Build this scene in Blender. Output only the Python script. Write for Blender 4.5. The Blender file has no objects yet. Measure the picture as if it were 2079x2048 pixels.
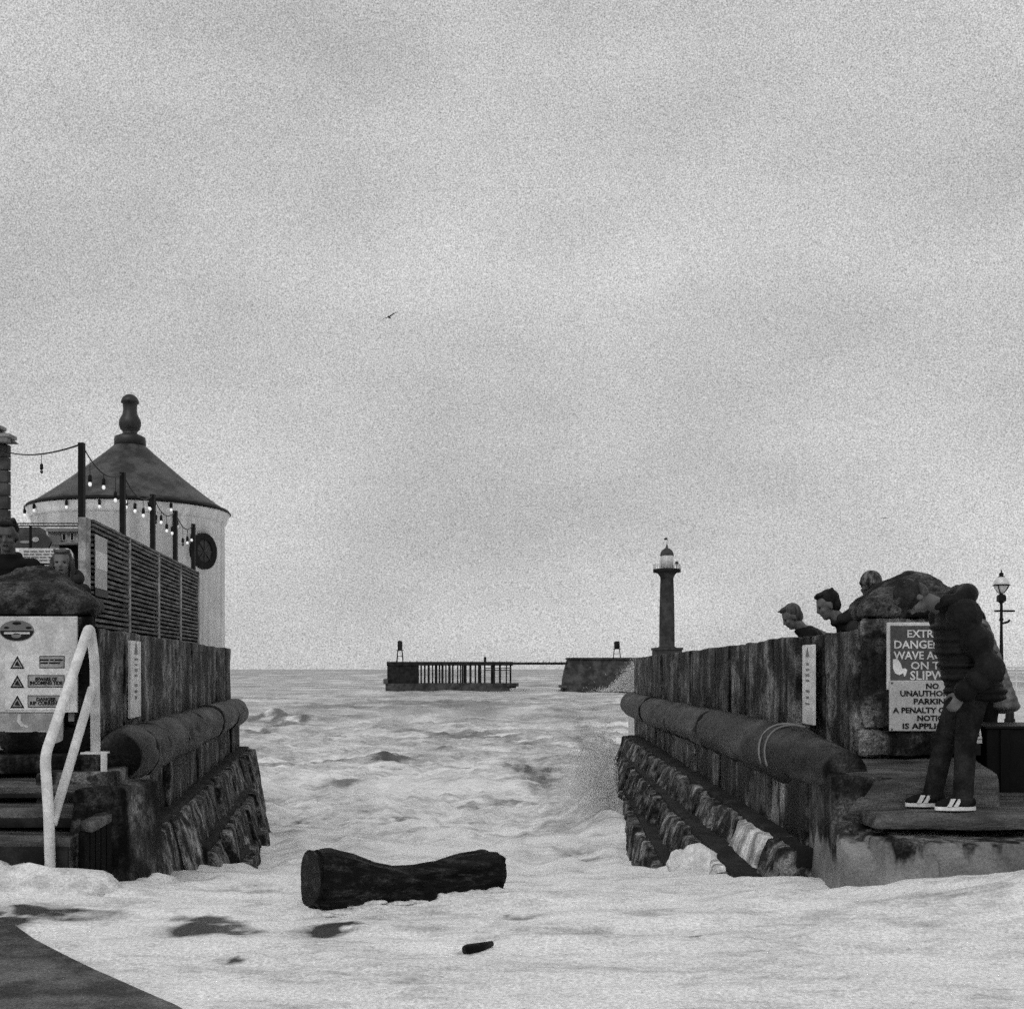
import bpy, bmesh, math, random
from math import sin, cos, pi, radians, sqrt, exp
from mathutils import Vector, Matrix, noise
random.seed(7)
sc = bpy.context.scene
C = sc.collection

# ------------------------------------------------------------------ camera, sky, sun, exposure
H = 1.45            # eye height
F = 2400.0          # focal length in photo pixels (2079 wide)
CX, HY = 1039.5, 1357.0
cam_d = bpy.data.cameras.new('camera')
cam = bpy.data.objects.new('camera', cam_d); C.objects.link(cam)
cam.location = (0, 0, H); cam.rotation_euler = (pi/2, 0, 0)
cam_d.sensor_fit = 'HORIZONTAL'; cam_d.sensor_width = 36
cam_d.lens = 36*F/2079.0
cam_d.shift_y = (HY-1024)/2079.0
cam_d.clip_start = 0.05; cam_d.clip_end = 20000
sc.camera = cam

SUN_EL, SUN_AZ = radians(48), radians(200)
w = bpy.data.worlds.new('World'); sc.world = w; w.use_nodes = True
nt = w.node_tree; nt.nodes.clear()
def N(t, **k):
    n = nt.nodes.new(t)
    for a, b in k.items(): setattr(n, a, b)
    return n
out = N('ShaderNodeOutputWorld'); bg = N('ShaderNodeBackground')
sky = N('ShaderNodeTexSky', sky_type='NISHITA', sun_disc=False)
sky.sun_elevation = SUN_EL; sky.sun_rotation = SUN_AZ
bw = N('ShaderNodeRGBToBW'); nt.links.new(sky.outputs[0], bw.inputs[0])
tc = N('ShaderNodeTexCoord')
mp = N('ShaderNodeMapping'); mp.inputs['Scale'].default_value = (1.0, 1.0, 2.0)
nt.links.new(tc.outputs['Generated'], mp.inputs[0])
n1 = N('ShaderNodeTexNoise'); n1.inputs['Scale'].default_value = 2.6; n1.inputs['Detail'].default_value = 5
n1.inputs['Roughness'].default_value = 0.5
nt.links.new(mp.outputs[0], n1.inputs[0])
# fine speckle across the sky, standing in for film grain
n2 = N('ShaderNodeTexNoise'); n2.inputs['Scale'].default_value = 1000; n2.inputs['Detail'].default_value = 2
n2.inputs['Roughness'].default_value = 0.75
nt.links.new(tc.outputs['Generated'], n2.inputs[0])
r1 = N('ShaderNodeMapRange'); r1.inputs[1].default_value = 0.3; r1.inputs[2].default_value = 0.7
r1.inputs[3].default_value = 0.76; r1.inputs[4].default_value = 1.18
nt.links.new(n1.outputs[0], r1.inputs[0])
r2 = N('ShaderNodeMapRange'); r2.inputs[1].default_value = 0.25; r2.inputs[2].default_value = 0.75
r2.inputs[3].default_value = 0.36; r2.inputs[4].default_value = 1.64
nt.links.new(n2.outputs[0], r2.inputs[0])
m1 = N('ShaderNodeMath', operation='MULTIPLY'); nt.links.new(r1.outputs[0], m1.inputs[0]); nt.links.new(r2.outputs[0], m1.inputs[1])
# overcast: a flat cloud deck hides most of the clear sky behind it
m2 = N('ShaderNodeMath', operation='MULTIPLY_ADD'); m2.inputs[1].default_value = 0.12; m2.inputs[2].default_value = 4.45
nt.links.new(bw.outputs[0], m2.inputs[0])
m3 = N('ShaderNodeMath', operation='MULTIPLY'); nt.links.new(m1.outputs[0], m3.inputs[0]); nt.links.new(m2.outputs[0], m3.inputs[1])
cl = N('ShaderNodeMath', operation='MINIMUM'); cl.inputs[1].default_value = 9.0
nt.links.new(m3.outputs[0], cl.inputs[0])
nt.links.new(cl.outputs[0], bg.inputs[0]); bg.inputs[1].default_value = 0.115
nt.links.new(bg.outputs[0], out.inputs[0])

sun_d = bpy.data.lights.new('sun', 'SUN'); sun_d.energy = 0.9; sun_d.angle = radians(40)
sun = bpy.data.objects.new('sun', sun_d); C.objects.link(sun)
sun.rotation_euler = (pi/2-SUN_EL, 0, pi-SUN_AZ)
sun.location = (0, -20, 30)
sc.view_settings.view_transform = 'Standard'
try: sc.view_settings.look = 'None'
except Exception: pass
sc.view_settings.exposure = 0; sc.view_settings.gamma = 1; sc.view_settings.use_curve_mapping = False
sc.cycles.use_denoising = False
sc.cycles.use_adaptive_sampling = True; sc.cycles.adaptive_threshold = 0.4; sc.cycles.adaptive_min_samples = 24
sc.cycles.max_bounces = 5; sc.cycles.diffuse_bounces = 3

def P(px, py, d):
    return Vector(((px-CX)/F*d, d, H-(py-HY)/F*d))

# ------------------------------------------------------------------ helpers
def tag(o, label=None, cat=None, group=None, kind=None):
    if label: o['label'] = label
    if cat: o['category'] = cat
    if group: o['group'] = group
    if kind: o['kind'] = kind
    return o
def thing(name, label, cat, loc=(0, 0, 0), rz=0, group=None):
    o = bpy.data.objects.new(name, None); C.objects.link(o)
    o.location = loc; o.rotation_euler = (0, 0, rz); o.empty_display_size = 0.1
    return tag(o, label, cat, group)
def world_of(o):
    return world_of(o.parent) @ o.matrix_parent_inverse @ o.matrix_basis if o.parent else o.matrix_basis.copy()
def put(name, me, m=None, parent=None, world=True):
    """link a mesh; its vertices are in world space when world is set"""
    o = bpy.data.objects.new(name, me); C.objects.link(o)
    if m is not None and not me.materials: me.materials.append(m)
    if parent is not None:
        o.parent = parent
        if world:
            o.matrix_parent_inverse = world_of(parent).inverted()
    return o
class MB:
    def __init__(s): s.v = []; s.f = []; s.sm = False
    def add(s, vs, fs):
        k = len(s.v); s.v += [tuple(v) for v in vs]; s.f += [tuple(i+k for i in f) for f in fs]; return s
    def box(s, c, h, rz=0):
        m = Matrix.Rotation(rz, 3, 'Z'); c = Vector(c)
        vs = [c+m@Vector((sx*h[0], sy*h[1], sz*h[2])) for sx in (-1, 1) for sy in (-1, 1) for sz in (-1, 1)]
        return s.hexa(vs)
    def hexa(s, vs):   # index = x*4+y*2+z
        return s.add(vs, [(0, 1, 3, 2), (4, 6, 7, 5), (0, 4, 5, 1), (2, 3, 7, 6), (0, 2, 6, 4), (1, 5, 7, 3)])
    def tube(s, pts, r, n=10, cap=True, closed=False):
        pts = [Vector(p) for p in pts]; rs = r if isinstance(r, (list, tuple)) else [r]*len(pts)
        vs = []; up = Vector((0, 0, 1)); prev = None
        for i, p in enumerate(pts):
            if closed: t = pts[(i+1) % len(pts)]-pts[i-1]
            else: t = pts[min(i+1, len(pts)-1)]-pts[max(i-1, 0)]
            t.normalize()
            if prev is None:
                a = t.cross(up) if abs(t.z) < .95 else t.cross(Vector((1, 0, 0)))
            else: a = prev-t*prev.dot(t)
            a.normalize(); prev = a; b = t.cross(a)
            for k in range(n):
                an = 2*pi*k/n; vs.append(p+(a*cos(an)+b*sin(an))*rs[i])
        fs = []; m = len(pts)
        for i in range(m if closed else m-1):
            j = (i+1) % m
            for k in range(n):
                fs.append((i*n+k, i*n+(k+1) % n, j*n+(k+1) % n, j*n+k))
        if cap and not closed:
            fs.append(tuple(range(n))[::-1]); fs.append(tuple((m-1)*n+k for k in range(n)))
        return s.add(vs, fs)
    def lathe(s, c, prof, n=32, cap=True):
        c = Vector(c); vs = []; fs = []; m = len(prof)
        for r, z in prof:
            for k in range(n):
                an = 2*pi*k/n; vs.append(c+Vector((r*cos(an), r*sin(an), z)))
        for i in range(m-1):
            for k in range(n):
                fs.append((i*n+k, i*n+(k+1) % n, (i+1)*n+(k+1) % n, (i+1)*n+k))
        if cap: fs.append(tuple(range(n))[::-1]); fs.append(tuple((m-1)*n+k for k in range(n)))
        return s.add(vs, fs)
    def prism(s, poly, ax, depth):   # poly: world points of one face, swept by vector depth
        n = len(poly); vs = [Vector(p) for p in poly]+[Vector(p)+Vector(depth) for p in poly]
        fs = [tuple(range(n)), tuple(range(n, 2*n))[::-1]]+[(k, k+n, (k+1) % n+n, (k+1) % n) for k in range(n)]
        return s.add(vs, fs)
    def ball(s, c, r, n=12, m=8, R=None):
        c = Vector(c); r = r if isinstance(r, (list, tuple)) else (r, r, r); vs = []; fs = []
        for i in range(1, m):
            th = pi*i/m
            for k in range(n):
                an = 2*pi*k/n; q = Vector((r[0]*sin(th)*cos(an), r[1]*sin(th)*sin(an), r[2]*cos(th)))
                vs.append(c+(R@q if R else q))
        q = Vector((0, 0, r[2])); vs.append(c+(R@q if R else q)); vs.append(c-(R@q if R else q))
        for i in range(m-2):
            for k in range(n):
                fs.append((i*n+k, (i+1)*n+k, (i+1)*n+(k+1) % n, i*n+(k+1) % n))
        t = (m-1)*n
        for k in range(n):
            fs.append((t, k, (k+1) % n)); fs.append((t+1, (m-2)*n+(k+1) % n, (m-2)*n+k))
        return s.add(vs, fs)
    def chain(s, pts, rs):             # overlapping balls along a poly-line: a tapered limb
        for i in range(len(pts)-1):
            a, b = Vector(pts[i]), Vector(pts[i+1]); ra, rb = rs[i], rs[i+1]
            k = max(2, int((b-a).length/(0.45*min(ra, rb)))+1)
            for j in range(k+1):
                t = j/k; s.ball(a.lerp(b, t), ra+(rb-ra)*t, 10, 7)
        return s
    def mesh(s, name, smooth=False, fix=True):
        me = bpy.data.meshes.new(name); me.from_pydata(s.v, [], s.f)
        if fix:
            bm = bmesh.new(); bm.from_mesh(me); bmesh.ops.recalc_face_normals(bm, faces=bm.faces); bm.to_mesh(me); bm.free()
        if smooth:
            me.polygons.foreach_set('use_smooth', [True]*len(me.polygons))
        me.update(); return me
    def build(s, name, m, parent=None, smooth=False, bevel=0):
        me = s.mesh(name, smooth)
        if bevel:
            bm = bmesh.new(); bm.from_mesh(me)
            bmesh.ops.bevel(bm, geom=list(bm.edges), offset=bevel, segments=2, affect='EDGES', profile=.5)
            bm.to_mesh(me); bm.free()
        return put(name, me, m, parent)
def smooth_by_angle(me, a=40):
    me.polygons.foreach_set('use_smooth', [True]*len(me.polygons))
    try: me.set_sharp_from_angle(angle=radians(a))
    except Exception: pass

def fbm(p, o=4):
    return noise.fractal(p, 0.9, 2.1, o)
def block8(name, c8, m, parent=None, bev=.02, cuts=5, amp=.012, fr=3.0, seed=0, smooth=True, rag=0):
    """a rough stone from eight corners (index = x*4+y*2+z): bevelled, subdivided, worn"""
    bm = bmesh.new()
    vs = [bm.verts.new(v) for v in c8]
    for f in [(0, 1, 3, 2), (4, 6, 7, 5), (0, 4, 5, 1), (2, 3, 7, 6), (0, 2, 6, 4), (1, 5, 7, 3)]:
        bm.faces.new([vs[i] for i in f])
    bmesh.ops.recalc_face_normals(bm, faces=bm.faces)
    if bev: bmesh.ops.bevel(bm, geom=list(bm.edges), offset=bev, segments=2, affect='EDGES', profile=.5)
    if cuts:
        le = sorted((e.calc_length() for e in bm.edges), reverse=True)[0]
        big = [e for e in bm.edges if e.calc_length() > le/6]
        bmesh.ops.subdivide_edges(bm, edges=big, cuts=cuts, use_grid_fill=True)
    bm.normal_update(); off = Vector((seed*3.7, seed*1.9, seed*.7))
    for v in bm.verts:
        q = v.co*fr+off
        d = fbm(q)*amp+max(0, fbm(q*2.7)-.25)*-rag
        v.co += v.normal*d
    me = bpy.data.meshes.new(name); bm.to_mesh(me); bm.free()
    if smooth: smooth_by_angle(me, 35)
    return put(name, me, m, parent)
def slab_on(name, a, b, z0a, z1a, z0b, z1b, nrm, proud, back, m, parent, **k):
    """wall slab between plan points a and b with own heights, face proud along nrm"""
    a = Vector(a); b = Vector(b); n = Vector((nrm[0], nrm[1]))
    c8 = []
    for p, z0, z1 in ((a, z0a, z1a), (b, z0b, z1b)):
        for off in (proud, -back):
            for z in (z0, z1):
                q = p+n*off; c8.append((q.x, q.y, z))
    return block8(name, c8, m, parent, **k)

# ------------------------------------------------------------------ materials
def mat(name, c0, c1=None, rough=.6, scale=4.0, stretch=(1, 1, 1), bump=.0, bscale=30, speck=0.0, spec=.1, metal=0, streak=0.0, pits=0.0, emit=0, vary=0.0, splash=False, lo=.38, hi=.64):
    """two greys mixed by noise, optional vertical streaks, fine speckle and bump"""
    m = bpy.data.materials.new(name); m.use_nodes = True; t = m.node_tree; b = t.nodes['Principled BSDF']
    L = t.links.new
    b.inputs['Roughness'].default_value = rough; b.inputs['Metallic'].default_value = metal
    b.inputs['Specular IOR Level'].default_value = spec
    g = t.nodes.new('ShaderNodeNewGeometry'); mpn = t.nodes.new('ShaderNodeMapping')
    mpn.inputs['Scale'].default_value = stretch; L(g.outputs['Position'], mpn.inputs[0])
    a = t.nodes.new('ShaderNodeTexNoise'); a.inputs['Scale'].default_value = scale; a.inputs['Detail'].default_value = 8
    a.inputs['Roughness'].default_value = .65; L(mpn.outputs[0], a.inputs[0])
    c1 = c0 if c1 is None else c1
    mr = t.nodes.new('ShaderNodeMapRange'); mr.inputs[1].default_value = lo; mr.inputs[2].default_value = hi; mr.interpolation_type = 'SMOOTHSTEP'
    mr.inputs[3].default_value = c0; mr.inputs[4].default_value = c1; L(a.outputs[0], mr.inputs[0])
    last = mr.outputs[0]
    def mul(x, lo, hi, f0=.3, f1=.7):
        nonlocal last
        r = t.nodes.new('ShaderNodeMapRange'); r.inputs[1].default_value = f0; r.inputs[2].default_value = f1
        r.inputs[3].default_value = lo; r.inputs[4].default_value = hi; L(x, r.inputs[0])
        q = t.nodes.new('ShaderNodeMath'); q.operation = 'MULTIPLY'; L(last, q.inputs[0]); L(r.outputs[0], q.inputs[1]); last = q.outputs[0]
    if streak:
        mp2 = t.nodes.new('ShaderNodeMapping'); mp2.inputs['Scale'].default_value = (6, 6, .32); L(g.outputs['Position'], mp2.inputs[0])
        s = t.nodes.new('ShaderNodeTexNoise'); s.inputs['Scale'].default_value = 1.0; s.inputs['Detail'].default_value = 6
        s.inputs['Roughness'].default_value = .6; L(mp2.outputs[0], s.inputs[0]); mul(s.outputs[0], 1-streak, 1+streak*1.7, .36, .64)
    if vary:
        oi = t.nodes.new('ShaderNodeObjectInfo'); mul(oi.outputs['Random'], 1-vary, 1+vary*1.3, 0, 1)
    fine = t.nodes.new('ShaderNodeTexNoise'); fine.inputs['Scale'].default_value = max(75, bscale*2.2); fine.inputs['Detail'].default_value = 3
    fine.inputs['Roughness'].default_value = .8; L(g.outputs['Position'], fine.inputs[0])
    if speck: mul(fine.outputs[0], 1-speck, 1+speck, .33, .67)
    if pits:
        v = t.nodes.new('ShaderNodeTexNoise'); v.inputs['Scale'].default_value = 14; v.inputs['Detail'].default_value = 2; L(g.outputs['Position'], v.inputs[0])
        mul(v.outputs[0], 1.0, 1-pits, .56, .66)
    if splash:      # foam running down the stone: a ragged upper edge that climbs towards the corner
        def mm(op, x, y_):
            q = t.nodes.new('ShaderNodeMath'); q.operation = op
            for i_, v in enumerate((x, y_)):
                if isinstance(v, (int, float)): q.inputs[i_].default_value = v
                else: L(v, q.inputs[i_])
            return q.outputs[0]
        sx = t.nodes.new('ShaderNodeSeparateXYZ'); L(g.outputs['Position'], sx.inputs[0])
        mp3 = t.nodes.new('ShaderNodeMapping'); mp3.inputs['Scale'].default_value = (7, 7, 1.3); L(g.outputs['Position'], mp3.inputs[0])
        e_ = t.nodes.new('ShaderNodeTexNoise'); e_.inputs['Scale'].default_value = 1; e_.inputs['Detail'].default_value = 5; L(mp3.outputs[0], e_.inputs[0])
        th = mm('ADD', mm('MULTIPLY', mm('SUBTRACT', 7.2, sx.outputs[1]), .13), .40)
        dy = mm('DIVIDE', mm('SUBTRACT', sx.outputs[1], 9.05), .17); bumpz = mm('MULTIPLY', mm('POWER', 2.718, mm('MULTIPLY', mm('MULTIPLY', dy, dy), -1)), .33)
        th = mm('ADD', mm('ADD', th, bumpz), mm('MULTIPLY', mm('SUBTRACT', e_.outputs[0], .5), .75))
        r_ = t.nodes.new('ShaderNodeMapRange'); r_.inputs[1].default_value = -.015; r_.inputs[2].default_value = .05
        L(mm('SUBTRACT', th, sx.outputs[2]), r_.inputs[0])
        fo_ = t.nodes.new('ShaderNodeMapRange'); fo_.inputs[1].default_value = .3; fo_.inputs[2].default_value = .7; fo_.inputs[3].default_value = .06; fo_.inputs[4].default_value = .36; L(a.outputs[0], fo_.inputs[0])
        fo2 = mm('MULTIPLY', fo_.outputs[0], mm('ADD', mm('MULTIPLY', fine.outputs[0], 1.4), .3))
        mixn = t.nodes.new('ShaderNodeMix'); L(r_.outputs[0], mixn.inputs[0]); L(last, mixn.inputs[2]); L(fo2, mixn.inputs[3]); last = mixn.outputs[0]
    cmb = t.nodes.new('ShaderNodeCombineColor'); [L(last, cmb.inputs[i]) for i in range(3)]
    L(cmb.outputs[0], b.inputs['Base Color'])
    if emit:
        b.inputs['Emission Color'].default_value = (1, 1, 1, 1); b.inputs['Emission Strength'].default_value = emit
    if bump:
        bn = t.nodes.new('ShaderNodeTexNoise'); bn.inputs['Scale'].default_value = bscale; bn.inputs['Detail'].default_value = 6
        bn.inputs['Roughness'].default_value = .7; L(mpn.outputs[0] if stretch != (1, 1, 1) else g.outputs['Position'], bn.inputs[0])
        bp = t.nodes.new('ShaderNodeBump'); bp.inputs['Strength'].default_value = bump; bp.inputs['Distance'].default_value = .03
        L(bn.outputs[0], bp.inputs['Height']); L(bp.outputs[0], b.inputs['Normal'])
    return m
M = {}
M['stone'] = mat('wet_sandstone', .006, .15, .6, 2.2, lo=.42, hi=.72, bump=1, bscale=14, speck=.85, streak=.85, pits=.7, spec=.1, vary=.6)
M['stone_foam'] = mat('foam_washed_sandstone', .006, .15, .6, 2.2, lo=.42, hi=.72, bump=1, bscale=14, speck=.85, streak=.85, pits=.7, spec=.1, vary=.6, splash=True)
M['stone_cap'] = mat('weathered_capstone', .012, .13, .7, 4.5, lo=.42, hi=.72, bump=1.2, bscale=12, speck=.9, pits=.6, spec=.1)
M['stone_roll'] = mat('worn_moulding_stone', .004, .085, .5, 3.2, stretch=(1, .3, 1), lo=.44, hi=.74, bump=1, bscale=14, speck=.8, spec=.14, pits=.4, vary=.35)
M['rubble'] = mat('barnacled_rubble', .015, .32, .7, 5, lo=.42, hi=.72, bump=1.2, bscale=13, speck=.65, streak=.25, spec=.1, pits=.7, vary=.4)
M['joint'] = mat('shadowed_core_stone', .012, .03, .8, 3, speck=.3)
M['tread'] = mat('worn_step_stone', .025, .11, .42, 4, stretch=(.6, 3, 3), bump=.6, bscale=14, speck=.5, spec=.5)
M['slab'] = mat('wet_concrete', .035, .17, .55, 3.5, lo=.36, hi=.68, bump=.6, bscale=26, speck=.6, spec=.15)
M['paving'] = mat('wet_pale_paving', .4, .62, .3, 1.5, bump=.3, bscale=9, speck=.35, spec=.5)
M['log'] = mat('waterlogged_wood', .001, .09, .5, 3, lo=.48, hi=.78, stretch=(1, 6, 8), bump=1.2, bscale=9, speck=.7, spec=.2)
M['white'] = mat('white_paint', .6, .8, .4, 9, speck=.18, bump=.1, bscale=40)
M['white_wall'] = mat('white_render', .7, .86, .7, .9, speck=.25, streak=.14, bump=.2, bscale=12)
M['sign_white'] = mat('grimy_white_sign', .5, .75, .45, 5, speck=.2)
M['sign_grey'] = mat('faded_grey_print', .26, .42, .45, 7, speck=.25)
M['sign_pale'] = mat('pale_sign_face', .4, .48, .45, 5, speck=.2)
M['sign_dark'] = mat('dark_sign_face', .07, .1, .45, 5, speck=.25)
M['print'] = mat('black_print', .012, .02, .5, 5)
M['print_grey'] = mat('grey_print', .16, .22, .5, 5)
M['black'] = mat('black_metal', .008, .014, .45, 8, speck=.2)
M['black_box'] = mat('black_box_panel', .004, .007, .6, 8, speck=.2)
M['slat'] = mat('dark_timber_slat', .05, .2, .6, 3, stretch=(1, 1, 8), speck=.35)
M['slat_back'] = mat('dark_backing', .012, .02, .8, 3)
M['post'] = mat('weathered_fence_post', .22, .5, .7, 8, speck=.4)
M['slate'] = mat('wet_slate_roof', .014, .075, .5, 2.5, bump=.4, bscale=14, speck=.3, spec=.4)
M['lead'] = mat('dark_lead', .012, .035, .45, 3, speck=.35, spec=.45)
M['glass'] = mat('dark_window_glass', .012, .02, .12, 3, spec=.6)
M['globe'] = mat('frosted_globe_glass', .55, .75, .15, 5, spec=.6)
M['pier_stone'] = mat('far_pier_masonry', .03, .09, .7, .5, bump=.6, bscale=2, speck=.4)
M['pier_timber'] = mat('far_pier_timber', .012, .03, .7, .8, speck=.2)
M['lh_stone'] = mat('lighthouse_sandstone', .03, .07, .7, .5, bump=.4, bscale=2, speck=.35)
M['house'] = mat('pale_house_wall', .4, .55, .7, 1.2, speck=.3)
M['brick'] = mat('dark_brick', .045, .1, .7, 4, speck=.4, bump=.4, bscale=20)
M['quoin'] = mat('pale_quoin', .22, .4, .7, 4, speck=.35, bump=.4, bscale=20)
M['skin'] = mat('skin', .09, .15, .55, 12, speck=.06)
M['skin_pale'] = mat('pale_skin', .12, .19, .55, 12, speck=.06)
M['hair_dark'] = mat('dark_hair', .008, .022, .5, 20, stretch=(1, 1, .3), bump=.6, bscale=50)
M['hair_grey'] = mat('grey_hair', .04, .12, .5, 20, stretch=(1, 1, .3), bump=.6, bscale=50, speck=.4)
M['cloth_black'] = mat('black_cloth', .005, .01, .7, 8, bump=.3, bscale=25)
M['cloth_puffer'] = mat('black_quilted_nylon', .004, .012, .5, 5, bump=.5, bscale=12, speck=.4, spec=.12)
M['denim'] = mat('faded_black_denim', .006, .028, .8, 5, bump=.5, bscale=18, speck=.4)
M['cloth_grey'] = mat('grey_cloth', .014, .035, .8, 6, bump=.3, bscale=30, speck=.3)
M['cloth_pale'] = mat('pale_coat_cloth', .09, .2, .8, 6, bump=.3, bscale=30, speck=.3)
M['knit'] = mat('dark_knit', .02, .05, .9, 9, bump=.8, bscale=60, speck=.5)
M['knit_pale'] = mat('ribbed_pale_knit', .03, .24, .9, 16, stretch=(1.6, 1.6, .3), bump=.8, bscale=50, speck=.3)
M['bulb'] = mat('lit_bulb_glass', .8, .8, .2, 4, emit=.5)
M['foam'] = mat('thin_foam', .55, .82, .7, 7, bump=.5, bscale=24, speck=.3, spec=.2)
M['foam_thin'] = mat('broken_foam_film', .2, .75, .5, 5, streak=.3, bump=.4, bscale=24, speck=.4, spec=.3)
M['bird'] = mat('gull_grey', .03, .06, .7, 5)

def text_mesh(txt, size, name='lettering', weight=0.0, spacing=1.0, depth=.001):
    cu = bpy.data.curves.new(name, 'FONT'); cu.body = txt; cu.size = size; cu.align_x = 'CENTER'; cu.align_y = 'CENTER'
    cu.extrude = depth; cu.offset = weight; cu.space_character = spacing; cu.resolution_u = 2
    o = bpy.data.objects.new(name, cu); C.objects.link(o)
    me = bpy.data.meshes.new_from_object(o.evaluated_get(bpy.context.evaluated_depsgraph_get()))
    bpy.data.objects.remove(o); bpy.data.curves.remove(cu); me.name = name; return me
def put_text(txt, size, centre, right, up, m, parent, name='lettering', fitw=None, weight=.0):
    me = text_mesh(txt, size, name, weight)
    right = Vector(right).normalized(); up = Vector(up).normalized(); n = right.cross(up)
    sx = 1.0
    if fitw:
        xs = [v.co.x for v in me.vertices]; sx = fitw/(max(xs)-min(xs))
    R = Matrix((right*sx, up, n)).transposed().to_4x4(); R.translation = Vector(centre)
    me.transform(R); me.materials.clear()
    return put(name, me, m, parent)

# ------------------------------------------------------------------ water and ground
def lerp_tab(tab, x):
    if x <= tab[0][0]: return tab[0][1]
    for (a, va), (b, vb) in zip(tab, tab[1:]):
        if x <= b:
            t = (x-a)/(b-a); t = t*t*(3-2*t); return va+(vb-va)*t
    return tab[-1][1]
BASE = [(0, .14), (6.5, .16), (7.2, .11), (8.2, -.05), (9.6, -.2), (13, -.62), (20, -1.15), (32, -2.0), (62, -3.55), (110, -4.55)]
AMP = [(4, .02), (8, .045), (12, .14), (25, .28), (60, .5), (150, .55), (900, .8)]
def water_z(x, y):
    z = lerp_tab(BASE, y)
    a = lerp_tab(AMP, y)
    k = lerp_tab([(5, 1.6), (15, .9), (60, .3), (300, .07), (2000, .02)], y)
    p = Vector((x*k*.75, y*k*1.7, 0))
    z += a*fbm(p, 5)+a*.45*(1-2*abs(noise.noise(p*2.3+Vector((5, 3, 1)))))
    z += .17*exp(-((x+3.4)/.75)**2-((y-6.95)/.6)**2)+.31*exp(-((x-4.2)/2.0)**2-((y-6.3)/.55)**2)
    z += .55*exp(-((x-1.3)/.45)**2-((y-17)/2.2)**2)+1.1*exp(-((x+27.9)/2.6)**2-((y-139)/3.)**2)+.7*exp(-((x+24.5)/2.)**2-((y-133)/3.)**2)
    z += .03*exp(-((y-7.75)/.3)**2)*(1 if abs(x) > .2 else abs(x)/.2)*(.7+.5*sin(x*4.1))
    return z
# dark openings in the foam: photo px, py, half width px, half height px, strength; solved onto the water profile
GAPS = [(425, 1880, 62, 12, 1.), (470, 1896, 45, 6, .9), (400, 1868, 40, 5, .7), (380, 1892, 36, 6, .8), (660, 1893, 44, 9, .9), (690, 1884, 40, 5, .6), (1050, 1858, 46, 5, .6), (952, 1927, 22, 9, .9), (990, 1912, 30, 8, .5), (850, 1890, 60, 5, .35),
        (130, 1858, 110, 9, .9), (20, 1868, 60, 14, 1.), (1420, 1905, 16, 2.5, .8), (470, 1948, 26, 3, .6), (1180, 1900, 120, 9, .3), (1500, 1818, 180, 4, .3), (1900, 1860, 160, 5, .25), (330, 1812, 200, 3, .3), (1300, 1975, 150, 12, .2), (1700, 1935, 160, 8, .22), (760, 1985, 160, 8, .2),
        (557, 1460, 34, 9, 1.2), (590, 1470, 22, 6, .9), (528, 1490, 22, 4, .8), (640, 1500, 26, 5, .4), (960, 1500, 80, 8, .55), (1060, 1510, 36, 6, .5), (840, 1493, 40, 4, .5), (830, 1566, 24, 3, .8), (790, 1552, 30, 4, .4), (600, 1685, 14, 2.5, .8), (805, 1680, 20, 3, .7), (690, 1590, 30, 8, .4), (650, 1552, 50, 4, .45), (860, 1620, 14, 3, .4), (700, 1455, 60, 4, .5), (1090, 1580, 40, 12, .5), (1105, 1600, 22, 8, .5), (1060, 1560, 40, 8, .35), (1000, 1640, 60, 6, .25), (540, 1640, 40, 4, .4),
        (880, 1432, 120, 7, .4), (690, 1440, 90, 4, .35), (1150, 1445, 70, 5, .35), (1240, 1560, 22, 60, .55), (1225, 1510, 30, 40, .4), (1215, 1640, 24, 40, .4), (1180, 1735, 50, 8, .6)]
def on_water(py):
    d0, d1 = 3.5, 4000.
    for _ in range(50):
        m_ = sqrt(d0*d1)
        if (H-lerp_tab(BASE, m_))/m_*F > py-HY: d0 = m_
        else: d1 = m_
    return sqrt(d0*d1)
GAPW = []
for px, py, a, b, s in GAPS:
    d = on_water(py); dn, df = on_water(py+b), on_water(py-b)
    GAPW.append(((px-CX)/F*d, d, a/F*d, max(.04, (df-dn)/2), s))
def foam_amt(x, y):
    f = lerp_tab([(0, 1.0), (9, 1.0), (14, .92), (30, .84), (70, .72), (200, .6), (1500, .5)], y)
    k = lerp_tab([(5, 1.5), (15, .8), (60, .2), (300, .05), (2000, .012)], y)
    n = fbm(Vector((x*k*.8+7, y*k*2.4, 3)), 5)
    f += lerp_tab([(0, .07), (8, .12), (14, .34), (60, .45)], y)*min(.6, n)
    for gx, gy, a, b, s in GAPW:
        u = (x-gx)/a; v = (y-gy)/b; q = u*u+v*v
        if q < 6:
            f -= 1.5*s*exp(-q)*(.7+1.5*noise.noise(Vector((x/a*.9+y/b*.5+gx, y/b*1.6, gy)))+.8*noise.noise(Vector((x/a*2.5, y/b*4, gx))))
    return max(0, min(1, f))
ys = [-3+.25*i for i in range(26)]; y = 3.5; st = .05
while y < 9000:
    ys.append(y); st = max(.05, (y)*.0115 if y > 6 else .05); y += st
xs_ = []
nx = 400
for i in range(-nx//2, nx//2+1):
    t = i/(nx/2); xs_.append(t)
vs = []; fs = []; foam = []
for y in ys:
    wd = 9+abs(y)*1.1
    for t in xs_:
        x = t*wd*(.36+.64*t*t); vs.append((x, y, water_z(x, y))); foam.append(foam_amt(x, y))
nc = len(xs_)
for i in range(len(ys)-1):
    for k in range(nc-1): fs.append((i*nc+k, i*nc+k+1, (i+1)*nc+k+1, (i+1)*nc+k))
me = bpy.data.meshes.new('sea'); me.from_pydata(vs, [], fs); me.polygons.foreach_set('use_smooth', [True]*len(fs))
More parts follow.
